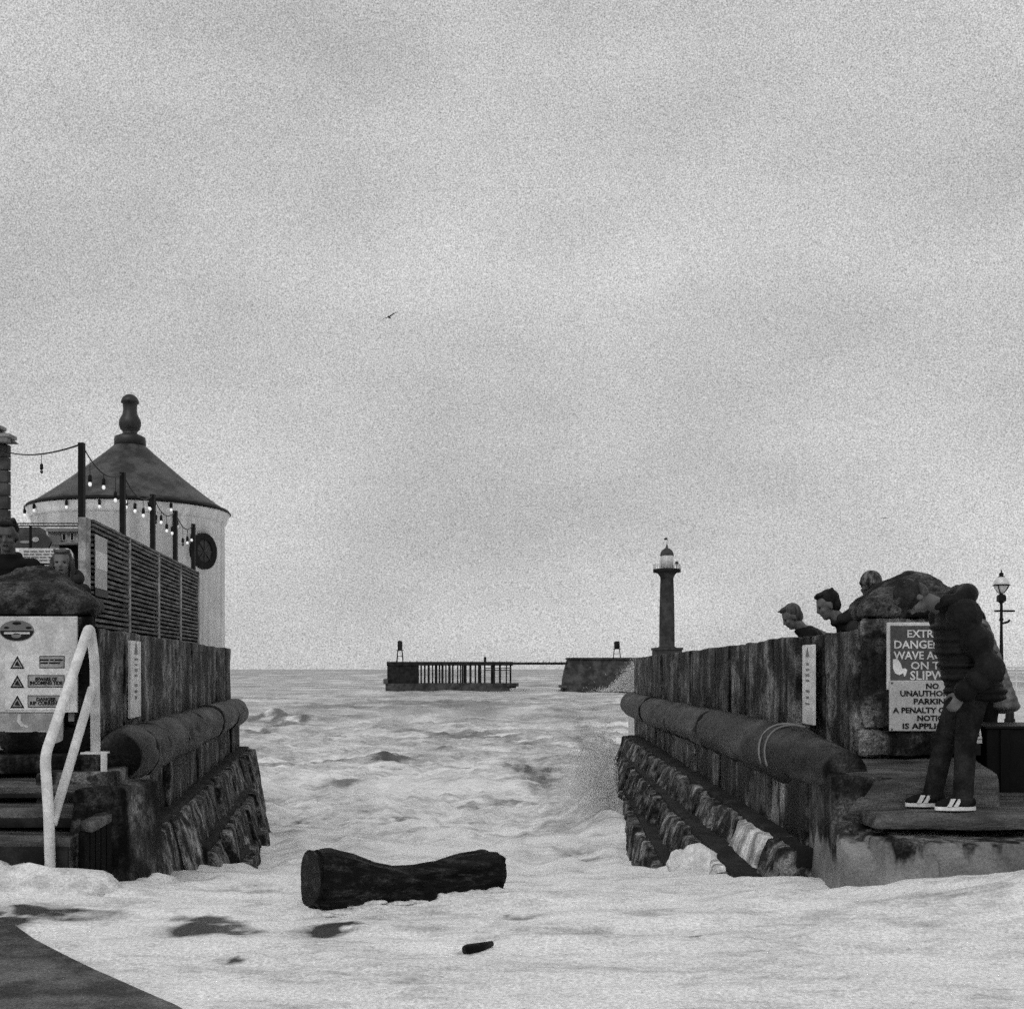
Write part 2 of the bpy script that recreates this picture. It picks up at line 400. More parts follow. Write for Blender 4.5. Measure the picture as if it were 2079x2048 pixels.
at = me.attributes.new('foam', 'FLOAT', 'POINT'); at.data.foreach_set('value', foam); me.update()
wm = bpy.data.materials.new('foaming_sea'); wm.use_nodes = True; t = wm.node_tree; L = t.links.new; b = t.nodes['Principled BSDF']
g = t.nodes.new('ShaderNodeNewGeometry'); a = t.nodes.new('ShaderNodeAttribute'); a.attribute_name = 'foam'
mpn = t.nodes.new('ShaderNodeMapping'); mpn.inputs['Scale'].default_value = (1, 2.2, 1); L(g.outputs['Position'], mpn.inputs[0])
def nz(sc_, det, src, ro=.6):
    q = t.nodes.new('ShaderNodeTexNoise'); q.inputs['Scale'].default_value = sc_; q.inputs['Detail'].default_value = det; q.inputs['Roughness'].default_value = ro
    L(src, q.inputs[0]); return q.outputs[0]
def mth(op, x, y_):
    q = t.nodes.new('ShaderNodeMath'); q.operation = op
    for i, v in enumerate((x, y_)):
        if isinstance(v, (int, float)): q.inputs[i].default_value = v
        else: L(v, q.inputs[i])
    return q.outputs[0]
def rng(x, a0, a1, b0, b1):
    q = t.nodes.new('ShaderNodeMapRange'); [setattr(q.inputs[i+1], 'default_value', v) for i, v in enumerate((a0, a1, b0, b1))]
    L(x, q.inputs[0]); return q.outputs[0]
na = nz(6, 9, mpn.outputs[0], .7); nb = nz(60, 4, g.outputs['Position'], .8); ncn = nz(1.3, 5, mpn.outputs[0])
f = mth('ADD', a.outputs['Fac'], mth('ADD', rng(na, .3, .7, -.22, .22), rng(ncn, .3, .7, -.06, .06)))
vo = t.nodes.new('ShaderNodeTexVoronoi'); vo.inputs['Scale'].default_value = 5.5
wv_ = t.nodes.new('ShaderNodeVectorMath'); wv_.operation = 'ADD'; L(mpn.outputs[0], wv_.inputs[0])
cx_ = t.nodes.new('ShaderNodeCombineXYZ'); L(mth('MULTIPLY', na, .5), cx_.inputs[0]); L(mth('MULTIPLY', ncn, .8), cx_.inputs[1]); L(cx_.outputs[0], wv_.inputs[1]); L(wv_.outputs[0], vo.inputs['Vector'])
f = mth('ADD', f, mth('MULTIPLY', rng(vo.outputs['Distance'], .15, .75, .04, -.17), rng(ncn, .42, .6, 1, 0)))
f = rng(f, .18, .95, 0, 1)
colr = mth('MULTIPLY', rng(f, 0, 1, .045, .86), rng(nb, .3, .7, .55, 1.45))
colr = mth('MULTIPLY', colr, rng(ncn, .3, .7, .86, 1.08))
cmb = t.nodes.new('ShaderNodeCombineColor'); [L(colr, cmb.inputs[i]) for i in range(3)]
L(cmb.outputs[0], b.inputs['Base Color']); L(rng(f, 0, 1, .25, .85), b.inputs['Roughness'])
b.inputs['Specular IOR Level'].default_value = .3
bp = t.nodes.new('ShaderNodeBump'); bp.inputs['Strength'].default_value = .45; bp.inputs['Distance'].default_value = .05
L(mth('ADD', na, mth('MULTIPLY', nb, .25)), bp.inputs['Height']); L(bp.outputs[0], b.inputs['Normal'])
tag(put('water', me, wm), kind='structure')

sb = MB().add([(-9000, -40, -6.5), (9000, -40, -6.5), (9000, 9500, -6.5), (-9000, 9500, -6.5)], [(0, 1, 2, 3)])
tag(sb.build('seabed', M['joint']), kind='structure')
# slipway corner standing dry in the lower left
edge = [(-3.6, 6.3), (-2.8, 6.1), (-2.4, 5.7), (-2.17, 5.38), (-1.7, 4.83), (-1.22, 4.32), (-1.08, 4.12), (-1.03, 3.9), (-1.1, 3.6), (-1.2, 3.0), (-1.2, -2), (-6, -2), (-6, 6.3)]
def wob(x, y): return noise.noise(Vector((x*2, y*2, 4)))*.007
slab_pts = []
for (ax, ay), (bx_, by) in zip(edge, edge[1:]+edge[:1]):
    n = 6 if abs(ax-bx_)+abs(ay-by) < 2 else 1
    for i in range(n):
        x = ax+(bx_-ax)*i/n; y = ay+(by-ay)*i/n; slab_pts.append((x+wob(x, y), y+wob(y, x), .225))
mb = MB().prism([(x, y, z-.5) for x, y, z in slab_pts], None, (0, 0, .5))
o = mb.build('slipway', M['slab'], bevel=.012); tag(o, kind='structure')

ZL, ZR = .88, .66
# promenades behind the two walls
def deck(name, poly, z, m):
    tag(MB().prism([(x, y, z-6.5) for x, y in poly], None, (0, 0, 6.5)).build(name, m), kind='structure')
deck('promenade', [(-3.2, 8.6), (-4.5, 17.3), (-6.6, 24.2), (-8.0, 30.5), (-60, 30.5), (-60, 8.2)], ZL, M['paving'])
deck('promenade', [(3.35, 8.9), (2.95, 8.9), (2.75, 21.8), (3.6, 36.6), (80, 36.6), (80, 8.6), (5, 8.6)], ZR, M['paving'])

# ------------------------------------------------------------------ right harbour wall
def lin(a, b, t): return a+(b-a)*t
rw = thing('harbour_wall', 'dark slabbed stone wall with rounded moulding running seaward from the right pillar', 'wall', (2.3, 8.3, 0))
def rU(d): return lin(2.35, 2.28, (d-8)/14)
def rTop(d): return lin(H+.268, H+.20, (d-8.3)/13.7)
def rL(d): return lin(1.95, 2.27, (d-7.2)/14.8)
ds = [8.06]+[2400*2.33/(p-CX) for p in (1716, 1690, 1662, 1636, 1618, 1572, 1540, 1510, 1480, 1453, 1425, 1401, 1380, 1362, 1346, 1328, 1310, 1288)]
ds[-1] = 22.0
MB().hexa([(rU(8.6)+.05, 8.7, -.2), (rU(8.6)+.05, 8.7, rTop(8.6)-.03), (rU(8.6)+.4, 8.7, -.2), (rU(8.6)+.4, 8.7, rTop(8.6)-.03),
           (rU(22)+.05, 21.95, -3), (rU(22)+.05, 21.95, rTop(22)-.03), (rU(22)+.4, 21.95, -3), (rU(22)+.4, 21.95, rTop(22)-.03)]).build('core', M['joint'], rw)
for i, (a, b) in enumerate(zip(ds, ds[1:])):
    slab_on('slab', (rU(a), a+.022), (rU(b), b-.022), H-.75, rTop(a)+random.uniform(-.008, .008), H-.75, rTop(b)+random.uniform(-.008, .008), (-1, 0), random.uniform(-.03, .02), .42, M['stone'], rw, cuts=5, amp=.014, fr=2.5, seed=i, bev=.014)
ld = [7.22, 7.9, 8.5, 9.2, 9.9, 10.7, 11.6, 12.4, 13.5, 14.4, 15.6, 16.7, 17.9, 19.2, 20.6, 22]
for i, (a, b) in enumerate(zip(ld, ld[1:])):
    slab_on('slab', (rL(a), a+(.012 if i else 0)), (rL(b), b-.012), -.6 if a < 12 else -2.6, H-.66, -.6 if a < 12 else -2.6, H-.66, (-1, 0), random.uniform(-.02, .015), .5, M['stone_foam'] if a < 10.7 else M['stone'], rw, cuts=5, amp=.018, fr=2.3, seed=i+40, bev=.016)
def roll(parent, pa, pb, ra, rb, cuts_d, seed, m, tap=1.0):
    """rounded moulding as separate worn stones laid end to end"""
    pa = Vector(pa); pb = Vector(pb)
    for i, (a, b) in enumerate(zip(cuts_d, cuts_d[1:])):
        ta = (a-pa.y)/(pb.y-pa.y); tb = (b-pa.y)/(pb.y-pa.y); n = max(9, int((b-a)*(26 if a < 11 else 12))); pts = []; rs = []
        k = 1+random.uniform(-.018, .018); sx = random.uniform(-.008, .008); sz = random.uniform(-.008, .008)
        for j in range(n+1):
            t = ta+(tb-ta)*(.006+.988*j/n); e = min(j, n-j)
            pts.append(pa.lerp(pb, t)+Vector((sx, 0, sz))); rs.append((ra+(rb-ra)*t)*k*(1-.035*(e == 0)-.008*(e == 1))*((lin(tap, 1, min(1, j/n*1.3))) if i == 0 else 1))
        mbb = MB().tube(pts, rs, 28); me = mbb.mesh('moulding', True)
        for v in me.vertices:
            q = Vector((v.co.x*2.8, v.co.y*.75, v.co.z*2.8))+Vector((seed+i*5, 0, 0)); c = pa.lerp(pb, (v.co.y-pa.y)/(pb.y-pa.y)); dr = (v.co-c); dr.y = 0
            if dr.length > 1e-4:
                v.co += dr.normalized()*(fbm(q)*.016+fbm(q*3)*.006+min(0, .3-fbm(q*1.8))*.05)
        put('moulding', me, m, parent)
roll(rw, (2.09, 7.35, H-.655), (2.23, 22.0, H-.665), .215, .225, [7.36, 9.15, 12.4, 15.2, 18.4, 22], 3, M['stone_roll'], .62)

for dd, tw_ in ((9.0, 0), (8.78, .0)):
    pts = []
    for k in range(15):
        q = radians(70+125*k/14); c_ = Vector((2.09, 7.35, H-.655)).lerp(Vector((2.23, 22, H-.665)), (dd-7.35)/14.65)
        pts.append(c_+Vector((cos(q)*.232, .10*sin(k*.3), sin(q)*.232)))
    MB().tube(pts, .011, 6).build('painted_line', M['print_grey'], rw, smooth=True)
def stones(parent, rows, m, side, seed0):
    k = 0
    for (d0, d1, xa, xb, za, zb, zbot, depth, ln) in rows:
        d = d0
        while d < d1-.15:
            l = ln*random.uniform(.55, 1.35); e = min(d1, d+l); t0 = (d-d0)/(d1-d0); t1 = (e-d0)/(d1-d0)
            gap = random.choice([.015, .02, .03, .04, .13, .2]) ; jx = random.uniform(-.02, .02); jz = random.uniform(-.02, .012)
            c8 = []
            for dd, tt in ((d+gap/2, t0), (e-gap/2, t1)):
                x = lin(xa, xb, tt)+jx; z = lin(za, zb, tt)+jz
                bt = random.uniform(.085, .115)
                # outer, inner ; bottom, top
                c8 += [(x-side*bt*2.2, dd+random.uniform(-.03, .03), z-zbot), (x+random.uniform(-.03, .03), dd, z+random.uniform(-.02, .02)), (x+side*depth, dd, z-zbot), (x+side*depth, dd, z+.04)]
            block8('block', c8, M['foam_thin'] if side > 0 and 8.3 < d < 9.6 and d0 < 8.2 and k % 4 != 3 else m, parent, bev=.02, cuts=6, amp=.02, fr=3.6, seed=seed0+k, rag=.08)
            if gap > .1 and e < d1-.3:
                block8('gap_shade', [(lin(xa, xb, t1)+jx+side*o_-side*(.0 if z_ > -.1 else .1), e+y_, lin(za, zb, t1)+z_) for y_ in (-gap/2-.02, gap/2+.02) for z_ in () for o_ in ()] or [(lin(xa, xb, t1)+side*(o_ if z_ > -.1 else o_-.12), e+y_, lin(za, zb, t1)+z_) for y_ in (-gap/2-.03, gap/2+.03) for o_ in (.05, .35) for z_ in (-.45, -.03)], M['black_box'], parent, bev=.01, cuts=2, amp=.008)  # solid black filler, its colour stands in for shade in a deep gap
            k += 1; d = e
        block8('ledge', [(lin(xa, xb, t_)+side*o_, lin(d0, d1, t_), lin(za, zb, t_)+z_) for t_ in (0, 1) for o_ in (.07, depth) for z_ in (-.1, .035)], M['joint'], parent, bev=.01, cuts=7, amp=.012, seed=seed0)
rrev = thing('rubble_footing', 'stepped rows of rough holed stone blocks below the right wall', 'stonework', (1.7, 12, -.3))
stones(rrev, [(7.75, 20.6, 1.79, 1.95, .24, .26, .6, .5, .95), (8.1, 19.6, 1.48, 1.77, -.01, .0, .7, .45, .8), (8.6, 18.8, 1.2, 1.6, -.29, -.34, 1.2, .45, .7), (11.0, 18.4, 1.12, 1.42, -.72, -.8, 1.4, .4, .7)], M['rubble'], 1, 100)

# pillar
rp = thing('gate_pillar', 'right stone pillar with pointed cap, two signs on its face', 'pillar', (2.8, 8.4, 0))
def pillar(root, x0, x1, y0, y1, zb, zs, ztop, apex, over, seed, sh=0):
    block8('shaft', [(x+sh*(y-y0), y, z) for x in (x0, x1) for y in (y0, y1) for z in (zb+.16, zs)], M['stone'], root, bev=.035, cuts=9, amp=.016, fr=3, seed=seed, rag=.04)
    block8('plinth', [(x+sh*(y-y0), y, z) for x in (x0-.045, x1+.04) for y in (y0-.045, y1+.04) for z in (zb-.02, zb+.165)], M['stone'], root, bev=.04, cuts=9, amp=.03, fr=4, seed=seed+1, rag=.06)
    # pointed cap, rounded and weathered
    n = 26; vs = []; fs = []
    prof = [(1.0, 0), (1.06, .02), (1.085, .07), (1.08, .13), (1.0, .19), (.8, .27), (.6, .355), (.42, .44), (.27, .515), (.15, .56), (.06, .58)]
    prof = [(1.0, 0), (1.045, .012), (1.06, .045), (1.06, .10), (1.03, .145), (.96, .185), (.78, .255), (.56, .335), (.36, .405), (.22, .448), (.12, .47), (.05, .479), (0.005, .48)]
    hk = (ztop-zs)/.48; cx, cy = (x0+x1)/2, (y0+y1)/2; hx, hy = (x1-x0)/2, (y1-y0)/2
    nn = 44
    # refine profile
    pr = []
    for (r0, z0), (r1, z1) in zip(prof, prof[1:]):
        for j in range(3): pr.append((lin(r0, r1, j/3), lin(z0, z1, j/3)))
    pr.append(prof[-1])
    for r, z in pr:
        tt = z/.48
        for k in range(nn):
            an = 2*pi*(k+.5)/nn; c_, s_ = cos(an), sin(an); e = .22+.42*tt
            u = math.copysign(abs(c_)**e, c_); v = math.copysign(abs(s_)**e, s_)
            x = lin(cx, apex[0], tt)+u*hx*r*over; y = lin(cy, apex[1], tt)+v*hy*r*over
            p = Vector((x+sh*(y-y0)*(1-tt), y, zs+z*hk))
            q = p*4+Vector((seed, 0, 0)); d = fbm(q)*.035+fbm(p*11)*.016
            p += Vector((u, v, .5)).normalized()*d*(1 if z > .02 else .3)
            # bedding cracks
            p.z += -.012*max(0, noise.noise(Vector((x*2, y*2, p.z*22+seed)))-.1)
            vs.append(p)
    m_ = len(pr)
    for i in range(m_-1):
        for k in range(nn): fs.append((i*nn+k, i*nn+(k+1) % nn, (i+1)*nn+(k+1) % nn, (i+1)*nn+k))
    fs.append(tuple(range(nn))[::-1]); fs.append(tuple((m_-1)*nn+k for k in range(nn)))
    MB().add(vs, fs).build('cap', M['stone_cap'], root, smooth=True)
pillar(rp, 2.365, 3.10, 8.0, 8.85, H-.575, H+.35, H+.70, (2.83, 8.45), 1.0, 11, .25)
# platform block (moulding returning across the front) and steps: one stair thing
rs_ = thing('stone_steps', 'stone plinth and steps under the right pillar where the boy stands', 'steps', (2.8, 7.2, 0))
block8('landing', [(2.0, 7.2, H-.96), (2.03, 7.22, H-.65), (2.1, 8.9, H-.96), (2.2, 8.9, H-.57), (2.985, 7.2, H-.96), (2.98, 7.22, H-.64), (3.35, 8.9, H-.96), (3.35, 8.9, H-.56)], M['tread'], rs_, bev=.045, cuts=9, amp=.012, fr=3, seed=21, rag=.02)
block8('step', [(2.12, 6.90, H-.94), (2.14, 6.92, H-.84), (2.1, 7.5, H-.95), (2.1, 7.5, H-.835), (5.5, 6.78, H-.94), (5.5, 6.82, H-.835), (5.5, 8.9, H-.95), (5.5, 8.9, H-.83)], M['tread'], rs_, bev=.02, cuts=11, amp=.012, fr=3, seed=22, rag=.03)
block8('step', [(2.12, 6.68, -.3), (2.12, 6.72, H-.995), (2.02, 7.3, -.3), (2.02, 7.3, H-.965), (5.5, 6.5, -.3), (5.5, 6.54, H-.965), (5.5, 7.9, -.3), (5.5, 7.9, H-.955)], M['stone_foam'], rs_, bev=.02, cuts=11, amp=.014, fr=3, seed=23, rag=.04)
block8('step', [(1.955, 6.9, -.4), (1.955, 6.93, H-1.08), (1.96, 7.4, -.4), (1.96, 7.4, H-.83), (2.4, 6.6, -.4), (2.4, 6.64, H-1.08), (2.4, 7.4, -.4), (2.4, 7.4, H-.9)], M['stone_foam'], rs_, bev=.03, cuts=9, amp=.03, fr=3, seed=24, rag=.04)
0 and block8('step', [(2.25, 6.3, -.4), (2.25, 6.36, H-1.13), (2.25, 7.0, -.4), (2.25, 7.0, H-1.1), (5.5, 6.2, -.4), (5.5, 6.26, H-1.11), (5.5, 7.0, -.4), (5.5, 7.0, H-1.09)], M['rubble'], rs_, bev=.03, cuts=11, amp=.03, fr=3, seed=25, rag=.03)

# signs on the right pillar
def board(name, parent, p0, p1, y, th, m, r=.0):
    """upright board facing the camera between pixel corners p0 and p1 at depth y"""
    a = P(p0[0], p0[1], y); b = P(p1[0], p1[1], y)
    return MB().box(((a.x+b.x)/2, y+th/2, (a.z+b.z)/2), (abs(b.x-a.x)/2, th/2, abs(a.z-b.z)/2)).build(name, m, parent, bevel=r)
X1, Z1 = (1, 0, 0), (0, 0, 1)
s1 = thing('warning_sign', 'dark warning sign with white border reading EXTREMELY DANGEROUS WAVE ACTION', 'sign', P(1895, 1395, 7.97))
board('panel', s1, (1801, 1263), (1984, 1400), 7.962, .022, M['sign_white'], .004)
board('face', s1, (1808, 1270), (1977, 1394), 7.956, .005, M['sign_dark'])
for tx, py, wpx, hpx in (('EXTREMELY', 1287, 118, 15), ('DANGEROUS', 1309, 138, 16), ('WAVE ACTION', 1331, 150, 16), ('ON THIS', 1351.5, 92, 15)):
    put_text(tx, hpx/F*7.95*1.42, P(1815+wpx/2 if tx != 'EXTREMELY' and tx != 'ON THIS' else (1841+wpx/2 if tx[0] == 'E' else 1849+wpx/2), py, 7.953), X1, Z1, M['sign_white'], s1, fitw=wpx/F*7.95, weight=.0015)
put_text('SLIPWAY', 18/F*7.95*1.42, P(1899, 1372, 7.953), X1, Z1, M['sign_white'], s1, fitw=104/F*7.95, weight=.0015)
# breaking wave symbol
wv = [(1813, 1338), (1822, 1337), (1829, 1347), (1832, 1358), (1837, 1356), (1842, 1359), (1840, 1368), (1836, 1374), (1834, 1366), (1826, 1370), (1818, 1367), (1813, 1356)]
MB().prism([P(x, y, 7.9535) for x, y in wv], None, (0, .002, 0)).build('wave_symbol', M['sign_white'], s1)
s2 = thing('parking_sign', 'pale sign reading NO UNAUTHORISED PARKING, fixed under the dark sign', 'sign', P(1895, 1482, 7.96))
board('panel', s2, (1806, 1381), (1984, 1484), 7.935, .02, M['sign_pale'], .006)
for tx, py, wpx, cxp in (('NO', 1393, 26, 1893), ('UNAUTHORISED', 1408, 131, 1893), ('PARKING', 1424, 78, 1894), ('A PENALTY CHARGE', 1442, 160, 1893), ('NOTICE', 1458, 62, 1893), ('IS APPLICABLE', 1474, 128, 1896)):
    put_text(tx, 11/F*7.93*1.42, P(cxp, py, 7.9325), X1, Z1, M['print'], s2, fitw=wpx/F*7.93, weight=.0015)
for bx_, by in ((1811, 1386), (1811, 1480), (1979, 1386), (1979, 1480)):
    q = P(bx_, by, 7.93); MB().ball(q, .006, 8, 6).build('screw', M['black'], s2)

# white gauge boards on the walls
def gauge(label, a, b, z1, z0, nrm, grp):
    """board against a wall between plan points a (near) and b (far)"""
    a = Vector(a); b = Vector(b); n = Vector(nrm).normalized(); mid = (a+b)/2
    g_ = thing('depth_board', label, 'sign', (mid.x, mid.y, z0), 0)
    c8 = []
    for p in (a, b):
        for off in (.035, .012):
            for z in (z0, z1): q = p+n*off; c8.append((q.x, q.y, z))
    MB().hexa(c8).build('panel', M['white'], g_, bevel=.003)
    rt = (b-a).normalized() if (b-a).cross(n) < 0 else (b-a).normalized()
    rt3 = Vector((rt.x, rt.y, 0)); n3 = Vector((n.x, n.y, 0))
    if rt3.cross(Vector((0, 0, 1))).dot(n3) < 0: rt3 = -rt3
    wd = (b-a).length; hh = z1-z0; c0 = Vector((mid.x, mid.y, 0))+n3*.0365
    q = c0+Vector((0, 0, z1-hh*.1)); s_ = wd*.16
    MB().prism([q-rt3*s_-Vector((0, 0, s_*.6)), q+rt3*s_-Vector((0, 0, s_*.6)), q+Vector((0, 0, s_*.8))], None, n3*.0015).build('symbol', M['print_grey'], g_)
    for i, zz in enumerate((.24, .31, .38, .45, .58, .66, .74)):
        q = c0+Vector((0, 0, z1-hh*zz)); ww = wd*random.uniform(.08, .2); hz = hh*.012*random.uniform(.8, 1.8)
        MB().prism([q-rt3*ww-Vector((0, 0, hz)), q+rt3*ww-Vector((0, 0, hz)), q+rt3*ww+Vector((0, 0, hz)), q-rt3*ww+Vector((0, 0, hz))], None, n3*.0015).build('symbol', M['print_grey'], g_)
    return g_
gauge('narrow white board with faint marks fixed upright on the right wall', (rU(9.07), 9.07), (rU(9.40), 9.40), H+.185, H-.435, (-1, -.0), None)

# ------------------------------------------------------------------ left wall, pillar, steps
lw = thing('harbour_wall', 'shorter dark stone wall with rounded moulding left of the slipway gap', 'wall', (-3.2, 10, 0))
def lU(d): return -2.815-.142*(d-8)
def lTop(d): return lin(H+.285, H+.283, (d-8)/9.4)
def lL(d): return lin(-2.50, -4.02, (d-7.5)/9.9)
ln_ = Vector((1, .142)).normalized()
MB().hexa([(lU(8.4)-.5, 8.5, -.3), (lU(8.4)-.5, 8.5, lTop(8)-.03), (lU(8.4)-.05, 8.5, -.3), (lU(8.4)-.05, 8.5, lTop(8)-.03),
           (lU(17.3)-.5, 17.3, -3), (lU(17.3)-.5, 17.3, lTop(17)-.03), (lU(17.3)-.05, 17.3, -3), (lU(17.3)-.05, 17.3, lTop(17)-.03)]).build('core', M['joint'], lw)
dl = [8.05, 9.0, 10.3, 11.8, 13.0, 14.4, 15.6, 16.6, 17.4]
for i, (a, b) in enumerate(zip(dl, dl[1:])):
    slab_on('slab', (lU(a), a+.005), (lU(b), b-.005), H-.75, lTop(a)+random.uniform(-.012, .008), H-.75, lTop(b)+random.uniform(-.012, .008), ln_, random.uniform(-.012, .012), .45, M['stone'], lw, cuts=5, amp=.016, fr=2.5, seed=i+60, bev=.014)
dl = [7.5, 8.2, 8.9, 9.8, 10.9, 12.0, 13.4, 14.6, 16.0, 17.4]
for i, (a, b) in enumerate(zip(dl, dl[1:])):
    slab_on('slab', (lL(a), a+.01), (lL(b), b-.01), -.5 if a < 10 else -2.2, H-.66, -.5 if a < 10 else -2.2, H-.66, ln_, random.uniform(-.025, .02), .5, M['stone'], lw, cuts=5, amp=.022, fr=2.3, seed=i+80, bev=.018, rag=.03)
roll(lw, (-2.60, 7.62, H-.60), (-4.09, 17.5, H-.635), .195, .2, [7.95, 8.5, 9.1, 10.3, 11.7, 13.6, 15.6, 17.5], 9, M['stone_roll'], .8)
lrev = thing('rubble_footing', 'rough rubble of holed stone blocks below the left wall', 'stonework', (-3, 11, -.3))
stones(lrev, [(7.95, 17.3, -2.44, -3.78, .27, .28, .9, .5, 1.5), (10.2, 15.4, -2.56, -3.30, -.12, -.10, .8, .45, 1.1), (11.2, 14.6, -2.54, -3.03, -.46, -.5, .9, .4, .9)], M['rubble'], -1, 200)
lp = thing('gate_pillar', 'left stone pillar with pointed cap behind the large white notice', 'pillar', (-3.37, 8.5, 0))
pillar(lp, -3.93, -2.83, 8.0, 9.0, H-.56, H+.36, H+.735, (-3.42, 8.55), .985, 31, -.37)
ls = thing('stone_steps', 'worn stone steps climbing to the left pillar beside the handrail', 'steps', (-3.3, 7.3, 0))
def q8(px0, px1, yf, yb, zb, zt, tilt=.02):
    x0 = -6.0; x1 = (px1-CX)/F*yf; x1b = x1*1.0
    return [(x0, yf, zb), (x0, yf, zt-tilt), (x0, yb, zb), (x0, yb, zt), (x1, yf, zb), (x1, yf, zt-tilt), (x1b, yb, zb), (x1b, yb, zt)]
zp = lambda py, d: H-(py-HY)/F*d
block8('landing', q8(0, 191, 7.72, 8.9, zp(1572, 7.7), zp(1527, 7.9), .01), M['stone'], ls, bev=.025, cuts=11, amp=.015, fr=3, seed=41, rag=.03)
block8('step', q8(0, 190, 7.42, 8.6, zp(1620, 7.4), zp(1574, 7.7), .035), M['tread'], ls, bev=.022, cuts=11, amp=.012, fr=3, seed=42)
block8('step', q8(0, 172, 7.16, 8.6, zp(1680, 7.15), zp(1620, 7.4), .04), M['tread'], ls, bev=.022, cuts=11, amp=.012, fr=3, seed=43)
block8('step', q8(0, 145, 6.96, 8.6, -.3, zp(1680, 7.15), .03), M['tread'], ls, bev=.022, cuts=11, amp=.012, fr=3, seed=44)
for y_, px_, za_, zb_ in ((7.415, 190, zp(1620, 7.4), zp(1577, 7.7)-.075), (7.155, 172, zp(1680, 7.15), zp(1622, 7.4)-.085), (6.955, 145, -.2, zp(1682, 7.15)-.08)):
    block8('riser_shade', [(x_, yy_, z_) for x_ in (-6.02, (px_-CX)/F*y_-.02) for yy_ in (y_-.006, y_+.05) for z_ in (za_, zb_)], M['joint'], ls, bev=.004, cuts=5, amp=.004, seed=4)  # thin dark slab puts the riser's shade into its colour
# side string of the stairs
block8('side_block', [(-2.70, 7.0, -.3), (-2.62, 7.05, zp(1640, 7.0)), (-2.9, 7.9, -.3), (-2.9, 7.9, zp(1600, 7.5)), (-2.60, 7.0, -.3), (-2.56, 7.05, zp(1645, 7.0)), (-2.6, 7.9, -.3), (-2.6, 7.9, zp(1600, 7.5))], M['stone'], ls, bev=.03, cuts=7, amp=.015, fr=3, seed=45)
# dark timber flap in the side
tf = thing('timber_flap', 'black upright boards under a sloping stone lintel beside the left steps', 'flap', (-2.5, 7.2, 0))
for i in range(5):
    t0 = i/5; t1 = (i+.9)/5
    a = Vector(P(lin(172, 228, t0), 1690, lin(6.98, 7.25, t0))); b = Vector(P(lin(172, 228, t1), 1690, lin(6.98, 7.25, t1)))
    zt0 = zp(lin(1688, 1664, t0), 7.1); zt1 = zp(lin(1688, 1664, t1), 7.1)
    MB().hexa([(a.x-.06, a.y+.06, -.1), (a.x-.06, a.y+.06, zt0), (a.x, a.y, -.1), (a.x, a.y, zt0), (b.x-.06, b.y+.06, -.1), (b.x-.06, b.y+.06, zt1), (b.x, b.y, -.1), (b.x, b.y, zt1)]).build('board', M['black_box'], tf, bevel=.004)
a = P(186, 1690, 6.97); b = P(229, 1668, 7.24)
block8('lintel', [(a.x-.12, a.y+.12, a.z), (a.x-.12, a.y+.12, a.z+.055), (a.x, a.y, a.z), (a.x, a.y, a.z+.055), (b.x-.12, b.y+.12, b.z), (b.x-.12, b.y+.12, b.z+.055), (b.x, b.y, b.z), (b.x, b.y, b.z+.055)], M['tread'], tf, bev=.008, cuts=3, amp=.006)
block8('jamb', [(-2.66, 7.2, -.3), (-2.68, 7.2, zp(1600, 7.3)), (-2.66, 7.9, -.3), (-2.66, 7.9, zp(1600, 7.3)), (-2.33, 7.28, -.3), (-2.42, 7.4, zp(1600, 7.3)), (-2.3, 7.9, -.3), (-2.36, 7.9, zp(1600, 7.3))], M['stone'], tf, bev=.03, cuts=7, amp=.02, seed=47)

# handrail
hr = thing('handrail', 'white painted tube handrail beside the left steps', 'handrail', P(100, 1775, 6.92))
def curve_pts(pts, n=6, r=.06):
    """poly-line with rounded bends"""
    pts = [Vector(p) for p in pts]; o_ = [pts[0]]
    for a, b, c in zip(pts, pts[1:], pts[2:]):
        da = (a-b).normalized(); dc = (c-b).normalized(); k = min(r, (a-b).length*.45, (c-b).length*.45)
        p0 = b+da*k; p1 = b+dc*k
        for i in range(n+1):
            t = i/n; o_.append((p0*(1-t)**2)+b*(2*t*(1-t))+p1*t*t)
    o_.append(pts[-1]); return o_
MB().tube(curve_pts([P(103, 1800, 6.9), P(99, 1650, 6.92), P(91, 1535, 6.95), P(182, 1268, 7.6), P(192, 1340, 7.66), P(194, 1526, 7.66)], r=.07), .031, 14).build('rail', M['white'], hr, smooth=True)
MB().tube([P(106, 1672, 6.925), P(187, 1398, 7.62)], .028, 14).build('rail', M['white'], hr, smooth=True)
a = P(193, 1526, 7.66)
MB().box((a.x, a.y, a.z-.006), (.075, .06, .006)).build('base_plate', M['white'], hr, bevel=.002)
b = P(211, 1552, 7.6)
MB().box((b.x, b.y, b.z), (.02, .006, .085)).build('bracket', M['white'], hr, bevel=.002)

# big notice on the left pillar
s3 = thing('notice_board', 'large white notice with oval crest and three warning triangles on the left pillar', 'sign', P(70, 1522, 7.97))
board('panel', s3, (-40, 1251), (156, 1446), 7.955, .025, M['sign_white'], .004)
board('lower_panel', s3, (-40, 1447), (128, 1522), 7.96, .02, M['sign_grey'], .003)
board('border', s3, (10, 1330), (141, 1441), 7.951, .004, M['white'])
D = 7.949
def disc(name, parent, cx, cy, rx, ry, d, m, a0=0, a1=2*pi, n=40):
    pts = [P(cx+rx*cos(a0+(a1-a0)*i/n), cy+ry*sin(a0+(a1-a0)*i/n), d) for i in range(n+(0 if a1-a0 > 6.2 else 1))]
    return MB().prism(pts, None, (0, .002, 0)).build(name, m, parent)
disc('crest', s3, 34, 1280, 35, 21, 7.951, M['print_grey'])
disc('crest', s3, 34, 1280, 34, 20, 7.949, M['print'], 0, pi)
